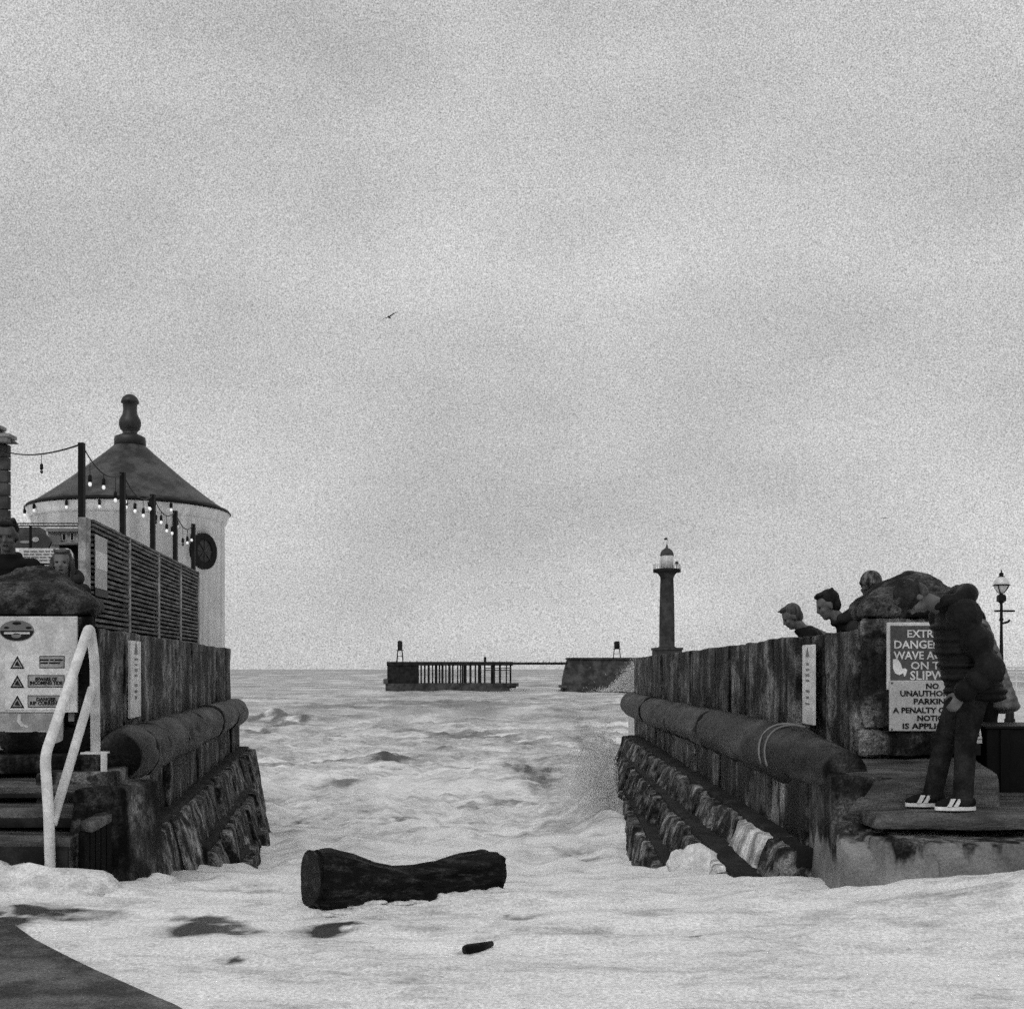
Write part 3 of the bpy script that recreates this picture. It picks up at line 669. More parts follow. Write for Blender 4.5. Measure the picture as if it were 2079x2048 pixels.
board('crest_band', s3, (8, 1283), (60, 1287), 7.947, .0015, M['sign_white'])
disc('crest', s3, 33, 1290, 10, 5, 7.947, M['print_grey'])
disc('crest', s3, 34, 1265, 9, 3, 7.949, M['print'])
disc('crest', s3, 13, 1274, 5, 2.5, 7.949, M['print']); disc('crest', s3, 58, 1274, 6, 2.5, 7.949, M['print'])
for i, (y0, tx, x0) in enumerate(((1331, None, 80), (1370, ('BEWARE OF', 'INCOMING TIDE'), 56), (1411, ('DANGER', 'RIP CURRENTS'), 56))):
    tri = [(20.5, y0+26), (49.5, y0+26), (35, y0)]
    MB().prism([P(x, y, D) for x, y in tri], None, (0, .002, 0)).build('warning_triangle', M['print'], s3)
    tri = [(25, y0+23), (45, y0+23), (35, y0+6)]
    MB().prism([P(x, y, D-.002) for x, y in tri], None, (0, .0015, 0)).build('warning_triangle', M['sign_grey'], s3)
    MB().prism([P(x, y, D-.004) for x, y in ((30, y0+20), (41, y0+21), (38, y0+16), (36, y0+11), (32, y0+14))], None, (0, .0015, 0)).build('warning_symbol', M['print'], s3)
    board('caption_frame', s3, (x0, y0), (131, y0+25), D, .0015, M['print'])
    board('caption', s3, (x0+1.6, y0+1.6), (129.4, y0+23.4), D-.0015, .001, M['sign_grey'])
    if tx:
        put_text(tx[0], 7/F*8*1.42, P((x0+131)/2, y0+8.5, D-.0025), X1, Z1, M['print'], s3, fitw=(44 if i == 1 else 40)/F*8, weight=.0014)
        put_text(tx[1], 7/F*8*1.42, P((x0+131)/2, y0+16.5, D-.0025), X1, Z1, M['print'], s3, fitw=66/F*8, weight=.0014)
    else:
        for yy, a_, b_ in ((1339.5, 81, 99), (1339.5, 101, 109), (1339.5, 111, 128), (1345.5, 80, 97), (1345.5, 99, 122)):
            board('caption_line', s3, (a_, yy-1.7), (b_, yy+1.7), D-.0025, .001, M['print'])
pts = [(36, 1449), (43, 1450), (42, 1462), (48, 1470), (60, 1474), (56, 1477), (42, 1474), (34, 1463)]
MB().prism([P(x, y, 7.957) for x, y in pts], None, (0, .002, 0)).build('warning_symbol', M['sign_white'], s3)
for y0, x0, x1 in ((1484, 10, 92), (1493, 25, 82), (1505, 25, 84)):
    board('caption_line', s3, (x0, y0-1.2), (x1, y0+1.6), 7.957, .002, M['sign_pale'])
board('bracket', s3, (139, 1447), (150, 1464), 7.985, .02, M['print_grey'])
gauge('narrow white board with faint marks fixed upright on the left wall', (lU(9.10), 9.10), (lU(9.56), 9.56), H+.218, H-.385, ln_, None)

# ------------------------------------------------------------------ round white tower
TC = Vector((P(264, HY, 27).x, 27, 0)); S = 27/F
def tz(py): return H+(HY-py)*S
tw = thing('round_tower', 'round white building with conical dark roof and tall finial', 'building', (TC.x, TC.y, ZL))
R0 = 187*S
MB().lathe((TC.x, TC.y, 0), [(R0*1.0, ZL-.05), (R0, tz(1062)), (R0+.02, tz(1061))], 72).build('wall', M['white_wall'], tw, smooth=True)
MB().lathe((TC.x, TC.y, 0), [(R0+.01, tz(1062)), (R0+.05, tz(1058)), (R0+.06, tz(1052)), (R0+.1, tz(1045)), (R0+.12, tz(1041)), (R0+.06, tz(1040.5))], 72).build('cornice', M['white_wall'], tw, smooth=True)
MB().lathe((TC.x, TC.y, 0), [(R0+.05, tz(1040)), (R0+.15, tz(1040)), (197*S, tz(1036.5)), (196*S, tz(1034)), (R0, tz(1035))], 72).build('gutter', M['black'], tw, smooth=True)
MB().lathe((TC.x, TC.y, 0), [(195*S, tz(1036)), (178*S, tz(1025)), (146*S, tz(1002)), (108*S, tz(972)), (75*S, tz(944)), (48*S, tz(921)), (33*S, tz(907)), (30*S, tz(905))], 72).build('roof', M['slate'], tw, smooth=True)
MB().lathe((TC.x, TC.y, 0), [(a*S, tz(b)) for a, b in ((31, 907), (31, 894), (30, 888), (22, 884), (15, 881), (14, 877), (19, 872), (22, 862), (21, 853), (15, 842), (13.5, 832), (14, 824), (14.5, 820), (18, 818), (17, 813), (14, 807), (8, 802), (2, 800.5))], 40).build('finial', M['lead'], tw, smooth=True)
# roof hatch
hq = P(281, 997, 25.6); MB().box((hq.x, hq.y, hq.z), (.17, .18, .09)).build('roof_hatch', M['lead'], tw, bevel=.01)
# round window on the right flank
an = radians(-90+64.5); wn = Vector((cos(an), sin(an), 0)); wc = TC+wn*(R0+.0); wc.z = tz(1119); wc.z = H+(HY-1119)*((27+sin(an)*R0)/F)
fr = thing_o = None
def ring(c, n, r0, r1, d0, d1, k=40):
    n = Vector(n); a_ = n.cross(Vector((0, 0, 1))).normalized(); b_ = Vector((0, 0, 1)); mb_ = MB(); vs = []
    for r, d in ((r0, d0), (r1, d0), (r1, d1), (r0, d1)):
        for i in range(k):
            q = 2*pi*i/k; vs.append(c+a_*cos(q)*r+b_*sin(q)*r+n*d)
    fs = [(s*k+i, s*k+(i+1) % k, ((s+1) % 4)*k+(i+1) % k, ((s+1) % 4)*k+i) for s in range(4) for i in range(k)]
    return mb_.add(vs, fs)
wf = ring(wc, wn, .25, .40, -.1, .07).build('window', M['black'], tw, smooth=False)
ring(wc, wn, .0005, .26, -.1, .045).build('pane', M['lead'], wf)
for q in (0, pi/2, pi/4, -pi/4):
    a_ = wn.cross(Vector((0, 0, 1))).normalized(); dv = a_*cos(q)+Vector((0, 0, 1))*sin(q)
    MB().tube([wc-dv*.26+wn*.055, wc+dv*.26+wn*.055], .009, 6).build('glazing_bar', M['slate'], wf)

# ------------------------------------------------------------------ slatted fence with light poles
fe = thing('slatted_fence', 'slatted dark timber fence with tall black poles behind the left wall', 'fence', (-3.8, 12.5, ZL))
def fx(d): return -3.63-.1018*(d-10.14)
fd = [10.14, 11.61, 13.07, 14.43, 15.75]
fdir = Vector((-.1018, 1, 0)).normalized(); fn = Vector((1, .1018, 0)).normalized()
ZF0, ZF1 = ZL+.05, H+1.29
for i, d in enumerate(fd):
    if i == 0: MB().box((fx(d)-.03, d-.02, (ZL+ZF1)/2), (.034, .05, (ZF1-ZL)/2), -.1).build('post', M['post'], fe, bevel=.006)
    else: MB().box((fx(d)-.0, d, (ZL+ZF1)/2), (.03, .028, (ZF1-ZL)/2), -.1).build('post', M['post'], fe, bevel=.004)
    MB().box((fx(d)-.05, d+(.02 if i else -.03), (ZL+H+1.93)/2), (.024, .024, (H+1.93-ZL-.0)/2), -.1).build('pole', M['black'], fe, bevel=.003)
slat_me = {}
for i, (a, b) in enumerate(zip(fd, fd[1:])):
    a += .03; b -= .03; L_ = (b-a)*sqrt(1+.1018**2)
    me = MB().box((0, 0, 0), (.011, L_/2, .0125)).mesh('slat'); me.materials.append(M['slat'])
    n = 38; c = (a+b)/2
    for k in range(n):
        o = bpy.data.objects.new('slat', me); C.objects.link(o); o.parent = fe
        o.matrix_parent_inverse = fe.matrix_basis.inverted()
        z = lin(ZF0+.03, ZF1-.09, k/(n-1))+random.uniform(-.003, .003)
        o.location = (fx(c)+.016+random.uniform(-.003, .003), c, z); o.rotation_euler = (random.uniform(-.002, .002), random.uniform(-.1, .1), math.atan(.1018))
    q = Vector((fx(c), c, 0))
    MB().box((fx(c)-.035, c, (ZF0+ZF1-.05)/2), (.006, L_/2, (ZF1-ZF0-.06)/2), math.atan(.1018)).build('backing', M['slat_back'], fe)
    for zz in (ZF1-.02, ZF1-.055):
        MB().box((fx(c)+.01, c, zz), (.03, L_/2, .011), math.atan(.1018)).build('top_rail', M['slat'], fe)
# sheets fixed to the first bay
def on_fence(d0, d1, z0, z1, name, m, root, off=.036, th=.006):
    return MB().hexa([(fx(d)+off+t_*fn.x, d, z) for d in (d0, d1) for t_ in (0, th) for z in (z0, z1)]).build(name, m, root)
fs_ = thing('fence_notice', 'pale grey notice with a white middle panel on the end bay of the slatted fence', 'sign', (fx(10.4), 10.4, H+.7))
on_fence(10.2, 10.62, H+.70, H+1.16, 'panel', M['sign_pale'], fs_)
on_fence(10.21, 10.61, H+.87, H+1.02, 'insert', M['white'], fs_, .0425, .003)
on_fence(10.2, 10.66, H+.63, H+.695, 'ledge', M['black'], fs_)

# return rail and boards toward the left
rr = thing('railing', 'thin black double rail with white spacers left of the slatted fence', 'railing', (-4.3, 10.2, ZL))
yb = 10.3
for py in (1062.5, 1067.5):
    MB().tube([P(-60, py, yb), P(168, py, yb)], .006, 6).build('rail', M['black'], rr)
for k in range(14):
    q = P(34+10*k, 1065, yb); MB().box(q, (.014, .004, .005)).build('spacer', M['white'], rr)
for px in (-40, 60):
    a = P(px, 1065, yb); MB().tube([(a.x, yb+.02, ZL), (a.x, yb+.02, a.z)], .012, 8).build('post', M['black'], rr)
bd = thing('menu_board', 'dark shaped board with pale motif behind the two people at left', 'sign', P(70, 1112, 10.4))
pl = [(-10, 1112), (-10, 1071), (80, 1070), (90, 1076), (92, 1084), (100, 1092), (104, 1100), (98, 1112)]
MB().prism([P(x, y, 10.42) for x, y in pl], None, (0, .03, 0)).build('panel', M['sign_dark'], bd)
disc('motif', bd, 72, 1095, 7, 5, 10.415, M['sign_white']); disc('motif', bd, 52, 1100, 12, 3, 10.415, M['sign_grey'])
for px in (0, 85): a = P(px, 1112, 10.45); MB().tube([(a.x, 10.47, ZL), (a.x, 10.47, a.z+.1)], .015, 8).build('post', M['black'], bd)
tb = thing('text_board', 'white board with lines of small dark text between the man and the girl', 'sign', P(100, 1143, 10.2))
pl = [(38, 1143), (38, 1113), (137, 1113), (143, 1116), (148, 1124), (150, 1143)]
MB().prism([P(x, y, 10.18) for x, y in pl], None, (0, .02, 0)).build('panel', M['white'], tb)
for yy in (1119, 1125, 1131, 1137):
    x = 48
    while x < 112:
        e = x+random.uniform(6, 16); board('text_line', tb, (x, yy-1.3), (min(e, 116), yy+1.3), 10.176, .002, M['print_grey']); x = e+3
board('border', tb, (38, 1143), (150, 1146), 10.175, .02, M['black'])
for px in (60, 130): a = P(px, 1143, 10.2); MB().tube([(a.x, 10.22, ZL), (a.x, 10.22, a.z+.05)], .015, 8).build('post', M['black'], tb)
dk = thing('dark_shelter', 'dark shuttered stall side behind the railing at left', 'stall', P(155, 1200, 10.9))
board('wall', dk, (120, 1105), (165, 1300), 10.95, .25, M['black_box'])
board('roof', dk, (100, 1101), (168, 1105), 10.85, .4, M['print_grey'])

# far pale houses seen through the gap
hs = thing('terrace_house', 'pale house with windows far behind the railing at left', 'house', P(128, 1300, 22))
board('wall', hs, (97, 1078), (172, 1330), 22, 1.5, M['house'])
for px in (126, 142, 156):
    f_ = board('window', hs, (px, 1082), (px+8, 1097), 21.97, .04, M['white']); board('pane', f_, (px+1.5, 1083.5), (px+6.5, 1095.5), 21.96, .02, M['glass'])
rf = [P(94, 1078, 21.9), P(174, 1078, 21.9), P(174, 1072, 22.4), P(94, 1072, 22.4)]
MB().prism([P(94, 1079, 21.9), P(94, 1073, 22.6), P(94, 1079, 23.3)], None, (P(174, 1079, 21.9)-P(94, 1079, 21.9))).build('roof', M['slate'], hs)
MB().box(P(112, 1096, 21.95), (.12, .05, .06)).build('sign', M['print_grey'], hs)

# stone-cornered building at the left edge
DB = 16.0; bl = thing('brick_building', 'dark stone building with pale quoins cut by the left edge', 'building', P(-60, 1180, DB))
xr = P(14, HY, DB).x
MB().hexa([(xr-3.2, DB+.02, ZL), (xr-3.2, DB+.02, H+3.1), (xr-4.6, DB+4, ZL), (xr-4.6, DB+4, H+3.1), (xr-.02, DB+.02, ZL), (xr-.02, DB+.02, H+3.1), (xr-1.9, DB+4, ZL), (xr-1.9, DB+4, H+3.1)]).build('wall', M['brick'], bl)
z = ZL; k = 0
while z < H+2.95:
    hh = .17*random.uniform(.92, 1.08); lx = .16 if k % 2 else .05
    block8('quoin', [(x, y, zz) for x in (xr-2*lx, xr+.012) for y in (DB-.012, DB+.1) for zz in (z+.006, z+hh-.006)], M['brick'], bl, bev=.003, cuts=2, amp=.003, seed=k)
    if k % 2 == 0:
        block8('stone', [(x, y, zz) for x in (xr-2*lx-.42, xr-2*lx-.012) for y in (DB-.012, DB+.1) for zz in (z+.006, z+hh-.006)], M['quoin'], bl, bev=.008, cuts=2, amp=.006, seed=k+50)
    z += hh; k += 1
MB().prism([(xr+.06, DB-.1, H+3.08), (xr-1.62, DB-.1, H+4.55), (xr-3.3, DB-.1, H+3.08)], None, (0, .35, 0)).build('roof', M['slate'], bl)
MB().box((xr-1.6, DB-.13, H+3.06), (1.68, .06, .03)).build('eaves', M['print_grey'], bl)
for k in range(12):
    t_ = k/12; block8('verge_tile', [(x, y, zz) for x in (xr+.1-1.68*t_-.16, xr+.1-1.68*t_) for y in (DB-.16, DB+.1) for zz in (H+3.08+1.47*t_+.02, H+3.08+1.47*t_+.075)], M['quoin'], bl, bev=.015, cuts=1, amp=.004, seed=k)

# ------------------------------------------------------------------ string lights
sl = thing('string_lights', 'festoon string of small white bulbs hung between the tall black poles', 'string lights', (fx(11), 11, H+1.9))
tops = [Vector((fx(d)-.05, d+(.02 if i else -.03), H+1.92)) for i, d in enumerate(fd)]
wire = [Vector((xr-.05, 15.9, P(0, 913, 15.9).z))]+tops
gb = MB().ball((0, 0, -.085), (.016, .016, .02), 12, 8).mesh('bulb', True); gb.materials.append(M['bulb'])
gd = MB().ball((0, 0, -.085), (.016, .016, .02), 12, 8).mesh('bulb', True); gd.materials.append(M['glass'])
gs = MB().lathe((0, 0, 0), [(.007, 0), (.016, -.01), (.018, -.05), (.016, -.062), (.005, -.064)], 10).mesh('socket', True); gs.materials.append(M['black'])
def hang(p, lit, root, drop=.06):
    o = bpy.data.objects.new('bulb', gb if lit else gd); C.objects.link(o); o.parent = root; o.matrix_parent_inverse = root.matrix_basis.inverted(); o.location = p-Vector((0, 0, drop))
    s_ = bpy.data.objects.new('socket', gs); C.objects.link(s_); s_.parent = o
    if drop > .02: put('wire', MB().tube([p, p-Vector((0, 0, drop))], .003, 5).mesh('wire'), M['black'], root)
bulbs = [[(.62, 0)], [(.18, 1), (.5, 1), (.8, 1)], [(.08, 1), (.38, 1), (.66, 1), (.9, 1)], [(.12, 0), (.35, 1), (.6, 1), (.85, 1)], [(.1, 1), (.4, 0), (.65, 1), (.9, 1)]]
for i, (a, b) in enumerate(zip(wire, wire[1:])):
    sag = .08 if i == 0 else .13; pts = []
    f_ = lambda t_: a.lerp(b, t_)-Vector((0, 0, sag*4*t_*(1-t_)))
    MB().tube([f_(k/16) for k in range(17)], .008 if i == 0 else .006, 6).build('cable', M['black'], sl)
    for t_, lit in bulbs[i]: hang(f_(t_), lit, sl, .1 if i == 0 else random.choice([.04, .09, .14]))
e = thing('string_lights', 'festoon bulbs strung round the eave of the round white tower', 'string lights', (TC.x, TC.y-2.3, tz(1040)))
re_ = 197*S+.01
MB().tube([TC+Vector((cos(q)*re_, sin(q)*re_, tz(1040))) for q in [radians(-178+176*k/40) for k in range(41)]], .008, 6).build('cable', M['black'], e)
gb2 = gb
for dg_ in (-158, -134, -107, -97, -88, -74, -62, -50):
    q = radians(dg_); o = bpy.data.objects.new('bulb', gb); C.objects.link(o); o.parent = e; o.matrix_parent_inverse = e.matrix_basis.inverted()
    o.location = TC+Vector((cos(q)*re_, sin(q)*re_, tz(1040)-.02)); o.scale = (1.8,)*3
    s_ = bpy.data.objects.new('socket', gs); C.objects.link(s_); s_.parent = o

# ------------------------------------------------------------------ far piers, bridge, beacons, lighthouse
DP = 300.0; SP = DP/F; SEA = -4.9
tp = thing('timber_pier', 'low timber pier head on dark piles standing in the sea at centre', 'pier', (P(915, HY, DP).x, DP, SEA))
def pbox(name, px0, px1, py0, py1, y0, y1, m, root, **k):
    a = P(px0, py0, DP); b = P(px1, py1, DP)
    return MB().box(((a.x+b.x)/2, (y0+y1)/2, (a.z+b.z)/2), ((b.x-a.x)/2, (y1-y0)/2, abs(a.z-b.z)/2)).build(name, m, root, **k)
pbox('deck', 785, 1042, 1343, 1350.5, DP, DP+9, M['pier_timber'], tp)
pbox('base', 783, 1048, 1387, 1412, DP-.6, DP+10, M['pier_stone'], tp)
pbox('base', 779, 788, 1378, 1388, DP-1, DP+9, M['pier_stone'], tp)
pbox('base', 1030, 1053, 1387, 1393, DP-1.2, DP+9, M['pier_stone'], tp)
pbox('panel', 786, 810, 1349, 1388, DP+.2, DP+1, M['pier_timber'], tp)
pbox('panel', 814, 850, 1349, 1388, DP+.25, DP+1, M['pier_timber'], tp)
for k, px in enumerate((812, 855, 862, 870, 878, 886, 892, 898, 905, 912, 919, 929, 935, 939, 945, 955, 965, 975, 984, 998, 1003, 1015, 1028, 1037)):
    wd = random.choice([2.6, 3.4, 4.4]); yy = DP+.3
    pbox('pile', px-wd/2, px+wd/2, 1349, 1388, yy, yy+.6, M['pier_timber'], tp)
for k, px in enumerate((850, 880, 910, 940, 970, 1000, 1036)):
    pbox('pile', px-1.5, px+1.5, 1349, 1388, DP+8, DP+8.6, M['pier_timber'], tp)
for py in (1356, 1360):
    pbox('brace', 982, 1036, py-.8, py+.8, DP+.5, DP+.8, M['pier_timber'], tp)
pbox('hut', 982, 987, 1333, 1343.5, DP+2, DP+3, M['pier_timber'], tp)
for k in range(18):
    pbox('railing_post', 790+k*14, 790.8+k*14, 1340.5, 1343.5, DP+.3, DP+.4, M['pier_timber'], tp)
fb = thing('footbridge', 'thin dark footbridge joining the timber pier to the stone pier end', 'bridge', (P(1095, HY, DP).x, DP+3, 0))
pbox('deck', 1040, 1160, 1344, 1349, DP+3, DP+6, M['pier_timber'], fb)
for k in range(10): pbox('railing_post', 1044+k*12, 1045+k*12, 1341.5, 1344, DP+3, DP+3.2, M['pier_timber'], fb)
sp = thing('stone_pier', 'massive battered stone pier end with waves breaking on its right side', 'pier', (P(1220, HY, DP).x, DP, SEA))
a = P(1139, 1407, DP); b = P(1155, 1337, DP); c = P(1330, 1407, DP); zt = b.z
block8('wall', [(a.x, DP-1, SEA-1), (b.x, DP+1.5, zt), (a.x, DP+16, SEA-1), (b.x, DP+14, zt), (c.x+8, DP-1, SEA-1), (c.x+8, DP+1.5, zt), (c.x+8, DP+16, SEA-1), (c.x+8, DP+14, zt)], M['pier_stone'], sp, bev=.15, cuts=11, amp=.25, fr=.3, seed=5)
pbox('coping', 1153, 1400, 1334.5, 1338, DP+1, DP+14, M['pier_stone'], sp)
pbox('toe', 1137, 1150, 1391, 1396, DP-2, DP+10, M['pier_stone'], sp)
def beacon(label, px, py_top, py_base, yy, wf=1.0):
    k = 1.0; bcn = thing('beacon_tower', label, 'beacon', (P(px, HY, DP).x, yy, P(0, py_base, DP).z))
    x0 = P(px, HY, yy).x; zb = H+(HY-py_base)*yy/F; zt_ = H+(HY-py_top)*yy/F; h = zt_-zb; u = h/45; X = u*wf
    for sx in (-1, 1):
        for sy in (-1, 1):
            MB().tube([(x0+sx*6.5*X, yy+sy*5*u, zb-.3), (x0+sx*4.5*X, yy+sy*3.5*u, zb+24*u)], .9*u, 6).build('leg', M['pier_timber'], bcn)
    MB().box((x0, yy, zb+12*u), (5.6*X, 4.4*u, .5*u)).build('brace', M['pier_timber'], bcn)
    MB().box((x0, yy, zb+24.5*u), (7*X, 5.5*u, .8*u)).build('platform', M['pier_timber'], bcn)
    MB().lathe((x0, yy, 0), [(4.6*X, zb+25*u), (5*X, zb+27*u), (5*X, zb+40*u), (5.4*X, zb+41*u), (3.8*X, zb+44*u), (1*u, zb+45*u)], 12).build('lantern', M['pier_timber'], bcn)
    return bcn
beacon('dark legged beacon tower on the timber pier at centre', 812, 1300, 1343.5, DP+4)
beacon('dark legged beacon tower on the stone pier beside the lighthouse', 1252.5, 1301, 1336, DP+6, 1.5)
DLH = 258.0; SL = DLH/F; lh = thing('lighthouse', 'tall tapering stone lighthouse column with pale lantern and small dome', 'lighthouse', (P(1354, HY, DLH).x, DLH, H))
lx = P(1354, HY, DLH).x
def lz(py): return H+(HY-py)*SL
def lat(name, prof, m, n=28, sm=True):
    return MB().lathe((lx, DLH, 0), [(r*SL, lz(py)) for r, py in prof], n).build(name, m, lh, smooth=sm)
MB().box((lx, DLH, (lz(1319)+SEA)/2), (27*SL, 27*SL, (lz(1319)-SEA)/2)).build('base', M['lh_stone'], lh)
MB().box((lx, DLH, lz(1317)), (29*SL, 29*SL, 2.2*SL)).build('base_coping', M['lh_stone'], lh)
lat('tower', [(20, 1315), (15.8, 1312), (15.6, 1290), (15.2, 1240), (14.2, 1200), (13.2, 1172)], M['lh_stone'])
lat('corbel', [(13.3, 1174), (14.5, 1170), (18, 1165), (21, 1162)], M['lh_stone'])
lat('gallery', [(21, 1163), (28, 1161.5), (28, 1155.5), (20, 1154.5)], M['pier_timber'])
lat('lantern', [(13.2, 1155), (13.2, 1130), (13.8, 1127)], M['white_wall'])
lat('dome', [(14.5, 1128), (13.5, 1125), (12.5, 1121), (10, 1117), (6, 1114), (2.4, 1112), (1.6, 1107), (.6, 1104)], M['lh_stone'])
MB().tube([(lx, DLH, lz(1104)), (lx+.1, DLH, lz(1094))], .06, 6).build('vane_pole', M['pier_timber'], lh)
MB().prism([(lx-.55, DLH, lz(1096)), (lx+.1, DLH, lz(1095.5)), (lx+.1, DLH, lz(1092)), (lx-.2, DLH, lz(1091.5)), (lx-.6, DLH, lz(1093))], None, (0, .12, 0)).build('vane', M['black'], lh)
MB().ball((lx+20*SL, DLH, lz(1143)), (.42, .42, .38), 10, 8).build('foghorn', M['black'], lh)
MB().tube([(lx+20*SL, DLH, lz(1155)), (lx+20*SL, DLH, lz(1143))], .12, 6).build('foghorn_stand', M['black'], lh)
for k in range(28):
    q = 2*pi*k/28; MB().tube([(lx+27*SL*cos(q), DLH+27*SL*sin(q), lz(1155.5)), (lx+27*SL*cos(q), DLH+27*SL*sin(q), lz(1146))], .045, 4).build('railing_post', M['house'], lh)
MB().tube([(lx+27*SL*cos(2*pi*k/28), DLH+27*SL*sin(2*pi*k/28), lz(1146)) for k in range(28)], .04, 4, closed=True).build('railing', M['house'], lh)

# spray: countless droplets
def spray(name, fn_, n, m, r0, r1, seed):
    rnd = random.Random(seed); vs = []; fs = []
    for i in range(n):
        c, s_ = fn_(rnd); r = rnd.uniform(r0, r1)*s_; k = len(vs)
        R = Matrix.Rotation(rnd.uniform(0, 6.28), 3, 'Z') @ Matrix.Rotation(rnd.uniform(0, 3), 3, 'X')
        for v in ((1, 1, 1), (1, -1, -1), (-1, 1, -1), (-1, -1, 1)): vs.append(c+R@Vector(v)*r*.6)
        fs += [(k, k+1, k+2), (k, k+3, k+1), (k, k+2, k+3), (k+1, k+3, k+2)]
    me = bpy.data.meshes.new(name); me.from_pydata(vs, [], fs); me.update()
    return tag(put(name, me, m), kind='stuff')
def far_spray(r):
    x = 1296-abs(r.gauss(0, 26)); py = 1404-abs(r.gauss(0, 26))*max(.15, 1-(1296-x)/75); return P(x, py, DP-2.2-3*r.random()), 1
spray('spray', far_spray, 30000, M['foam'], .035, .11, 1)
def pier_surf(r):
    x = r.choice([r.gauss(1055, 14), r.uniform(780, 1050)]); return P(x, lin(1408, 1397, r.random()**2 if x > 1035 else r.random()*.4), DP-2.2-r.random()), 1
spray('surf', pier_surf, 5000, M['foam'], .05, .14, 2)

def wall_spray(r):
    y_ = 15.2+abs(r.gauss(0, 2.2)); zz = water_z(1.3, y_)+abs(r.gauss(0, .42)); x_ = rL(y_)-.75-abs(r.gauss(0, .30)); return Vector((x_, y_, zz)), 1
spray('spray', wall_spray, 42000, M['foam'], .002, .009, 3)
# gulls
def gull(label, p, span, roll_, yaw):
    g_ = thing('gull', label, 'bird', p, yaw)
    MB().ball((0, 0, 0), (span*.2, span*.06, span*.055), 10, 8)
    put('body', MB().ball((0, 0, 0), (span*.2, span*.06, span*.055), 10, 8).ball((span*.2, 0, .01*span), span*.045, 8, 6).mesh('body', True), M['bird'], g_, world=False)
    for s_ in (-1, 1):
        pts = [(span*.08, 0, .02*span), (span*.1, s_*span*.25, span*.1), (-span*.06, s_*span*.52, span*.03), (-span*.02, s_*span*.25, span*.07), (-span*.08, 0, .02*span)]
        put('wing', MB().prism([Vector(q) for q in pts], None, (0, 0, -.012*span)).mesh('wing'), M['bird'], g_, world=False)
    g_.rotation_euler = (roll_, 0, yaw); return g_
gull('gull gliding with tilted wings high over the open sea left of centre', P(790, 644, 70), 1.1, radians(-25), radians(80))
gull('gull flying low in the sky above the right wall', P(1796, 1052, 90), .62, radians(5), radians(100))

# ------------------------------------------------------------------ driftwood
lg = thing('driftwood_log', 'short thick bent black log with sawn end lying in the foam', 'log', P(810, 1830, 6.9))
path = [(634, 1780, 6.72, .14), (655, 1783, 6.75, .15), (700, 1793, 6.8, .148), (745, 1801, 6.86, .135), (790, 1804, 6.93, .122), (840, 1800, 7.0, .114), (890, 1792, 7.06, .114), (940, 1779, 7.13, .124), (985, 1770, 7.19, .126), (999, 1770, 7.22, .122), (1007, 1770, 7.235, .105), (1011, 1771, 7.24, .06), (1012, 1771, 7.242, .01)]
pts = []; rs = []
for (a, b) in zip(path, path[1:]):
    for j in range(5):
        q = [lin(a[i], b[i], j/5) for i in range(4)]; pts.append(P(q[0], q[1]+2, q[2]-.36)); rs.append(q[3]*1.08)
pts.append(P(path[-1][0], path[-1][1], path[-1][2]-.36)); rs.append(path[-1][3])
me = MB().tube(pts, rs, 44).mesh('trunk', True)
axis = [Vector(p) for p in pts]
for i, v in enumerate(me.vertices):
    k = min(i//44, len(pts)-1); c = axis[k]; dr = v.co-c; an_ = (i % 44)/44*2*pi
    if rs[k] > .03:
        rs_k = rs[k]
        ridge = noise.noise(Vector((cos(an_)*3.2, sin(an_)*3.2, k*.06)))*.03+noise.noise(Vector((cos(an_)*9, sin(an_)*9, k*.12)))*.013
        v.co += dr.normalized()*ridge*(.4 if k < 2 else 1)
smooth_by_angle(me, 50); put('trunk', me, M['log'], lg)
a = pts[0]; tdir = (pts[1]-pts[0]).normalized()
me2 = ring(a-tdir*.004, -tdir, .0005, .15, -.01, .006).mesh('sawn_end'); put('sawn_end', me2, M['log'], lg)
for q, r_, s_ in ((P(690, 1822, 6.40), .09, 1), (P(850, 1815, 6.55), .07, 2)):
    me = MB().ball(q, (r_*1.5, r_*.8, r_), 24, 16).mesh('knot', True)
    for v in me.vertices: v.co += (v.co-q).normalized()*fbm(v.co*9)*.03
    put('knot', me, M['log'], lg)
for k in range(16):
    t_ = (k+.5)/16; q = pts[int(t_*(len(pts)-1))]; 
    me = MB().ball((0, 0, 0), (random.uniform(.08, .16), random.uniform(.03, .05), random.uniform(.012, .022)), 22, 12).mesh('foam', True)
    o_ = Vector((q.x+random.uniform(-.03, .03), q.y-rs[int(t_*(len(pts)-1))]*random.uniform(.75, .98), 0)); o_.z = water_z(o_.x, o_.y)+.004
    for v in me.vertices: v.co += v.co.normalized()*(fbm(v.co*9+Vector((k, 0, 0)))*.022+fbm(v.co*40)*.008); v.co += o_
    tag(put('foam', me, M['foam']), kind='stuff')
st_ = thing('driftwood_stub', 'small dark stub of wood half sunk in the foam in front of the log', 'driftwood', P(958, 1925, 5.4))
me = MB().tube([P(942, 1928, 5.38), P(950, 1927, 5.39), P(970, 1924, 5.41), P(1000, 1914, 5.45)], [.02, .026, .024, .012], 14).mesh('wood', True)
for v in me.vertices: v.co += Vector((0, 0, fbm(v.co*20)*.006))
put('wood', me, M['log'], st_)

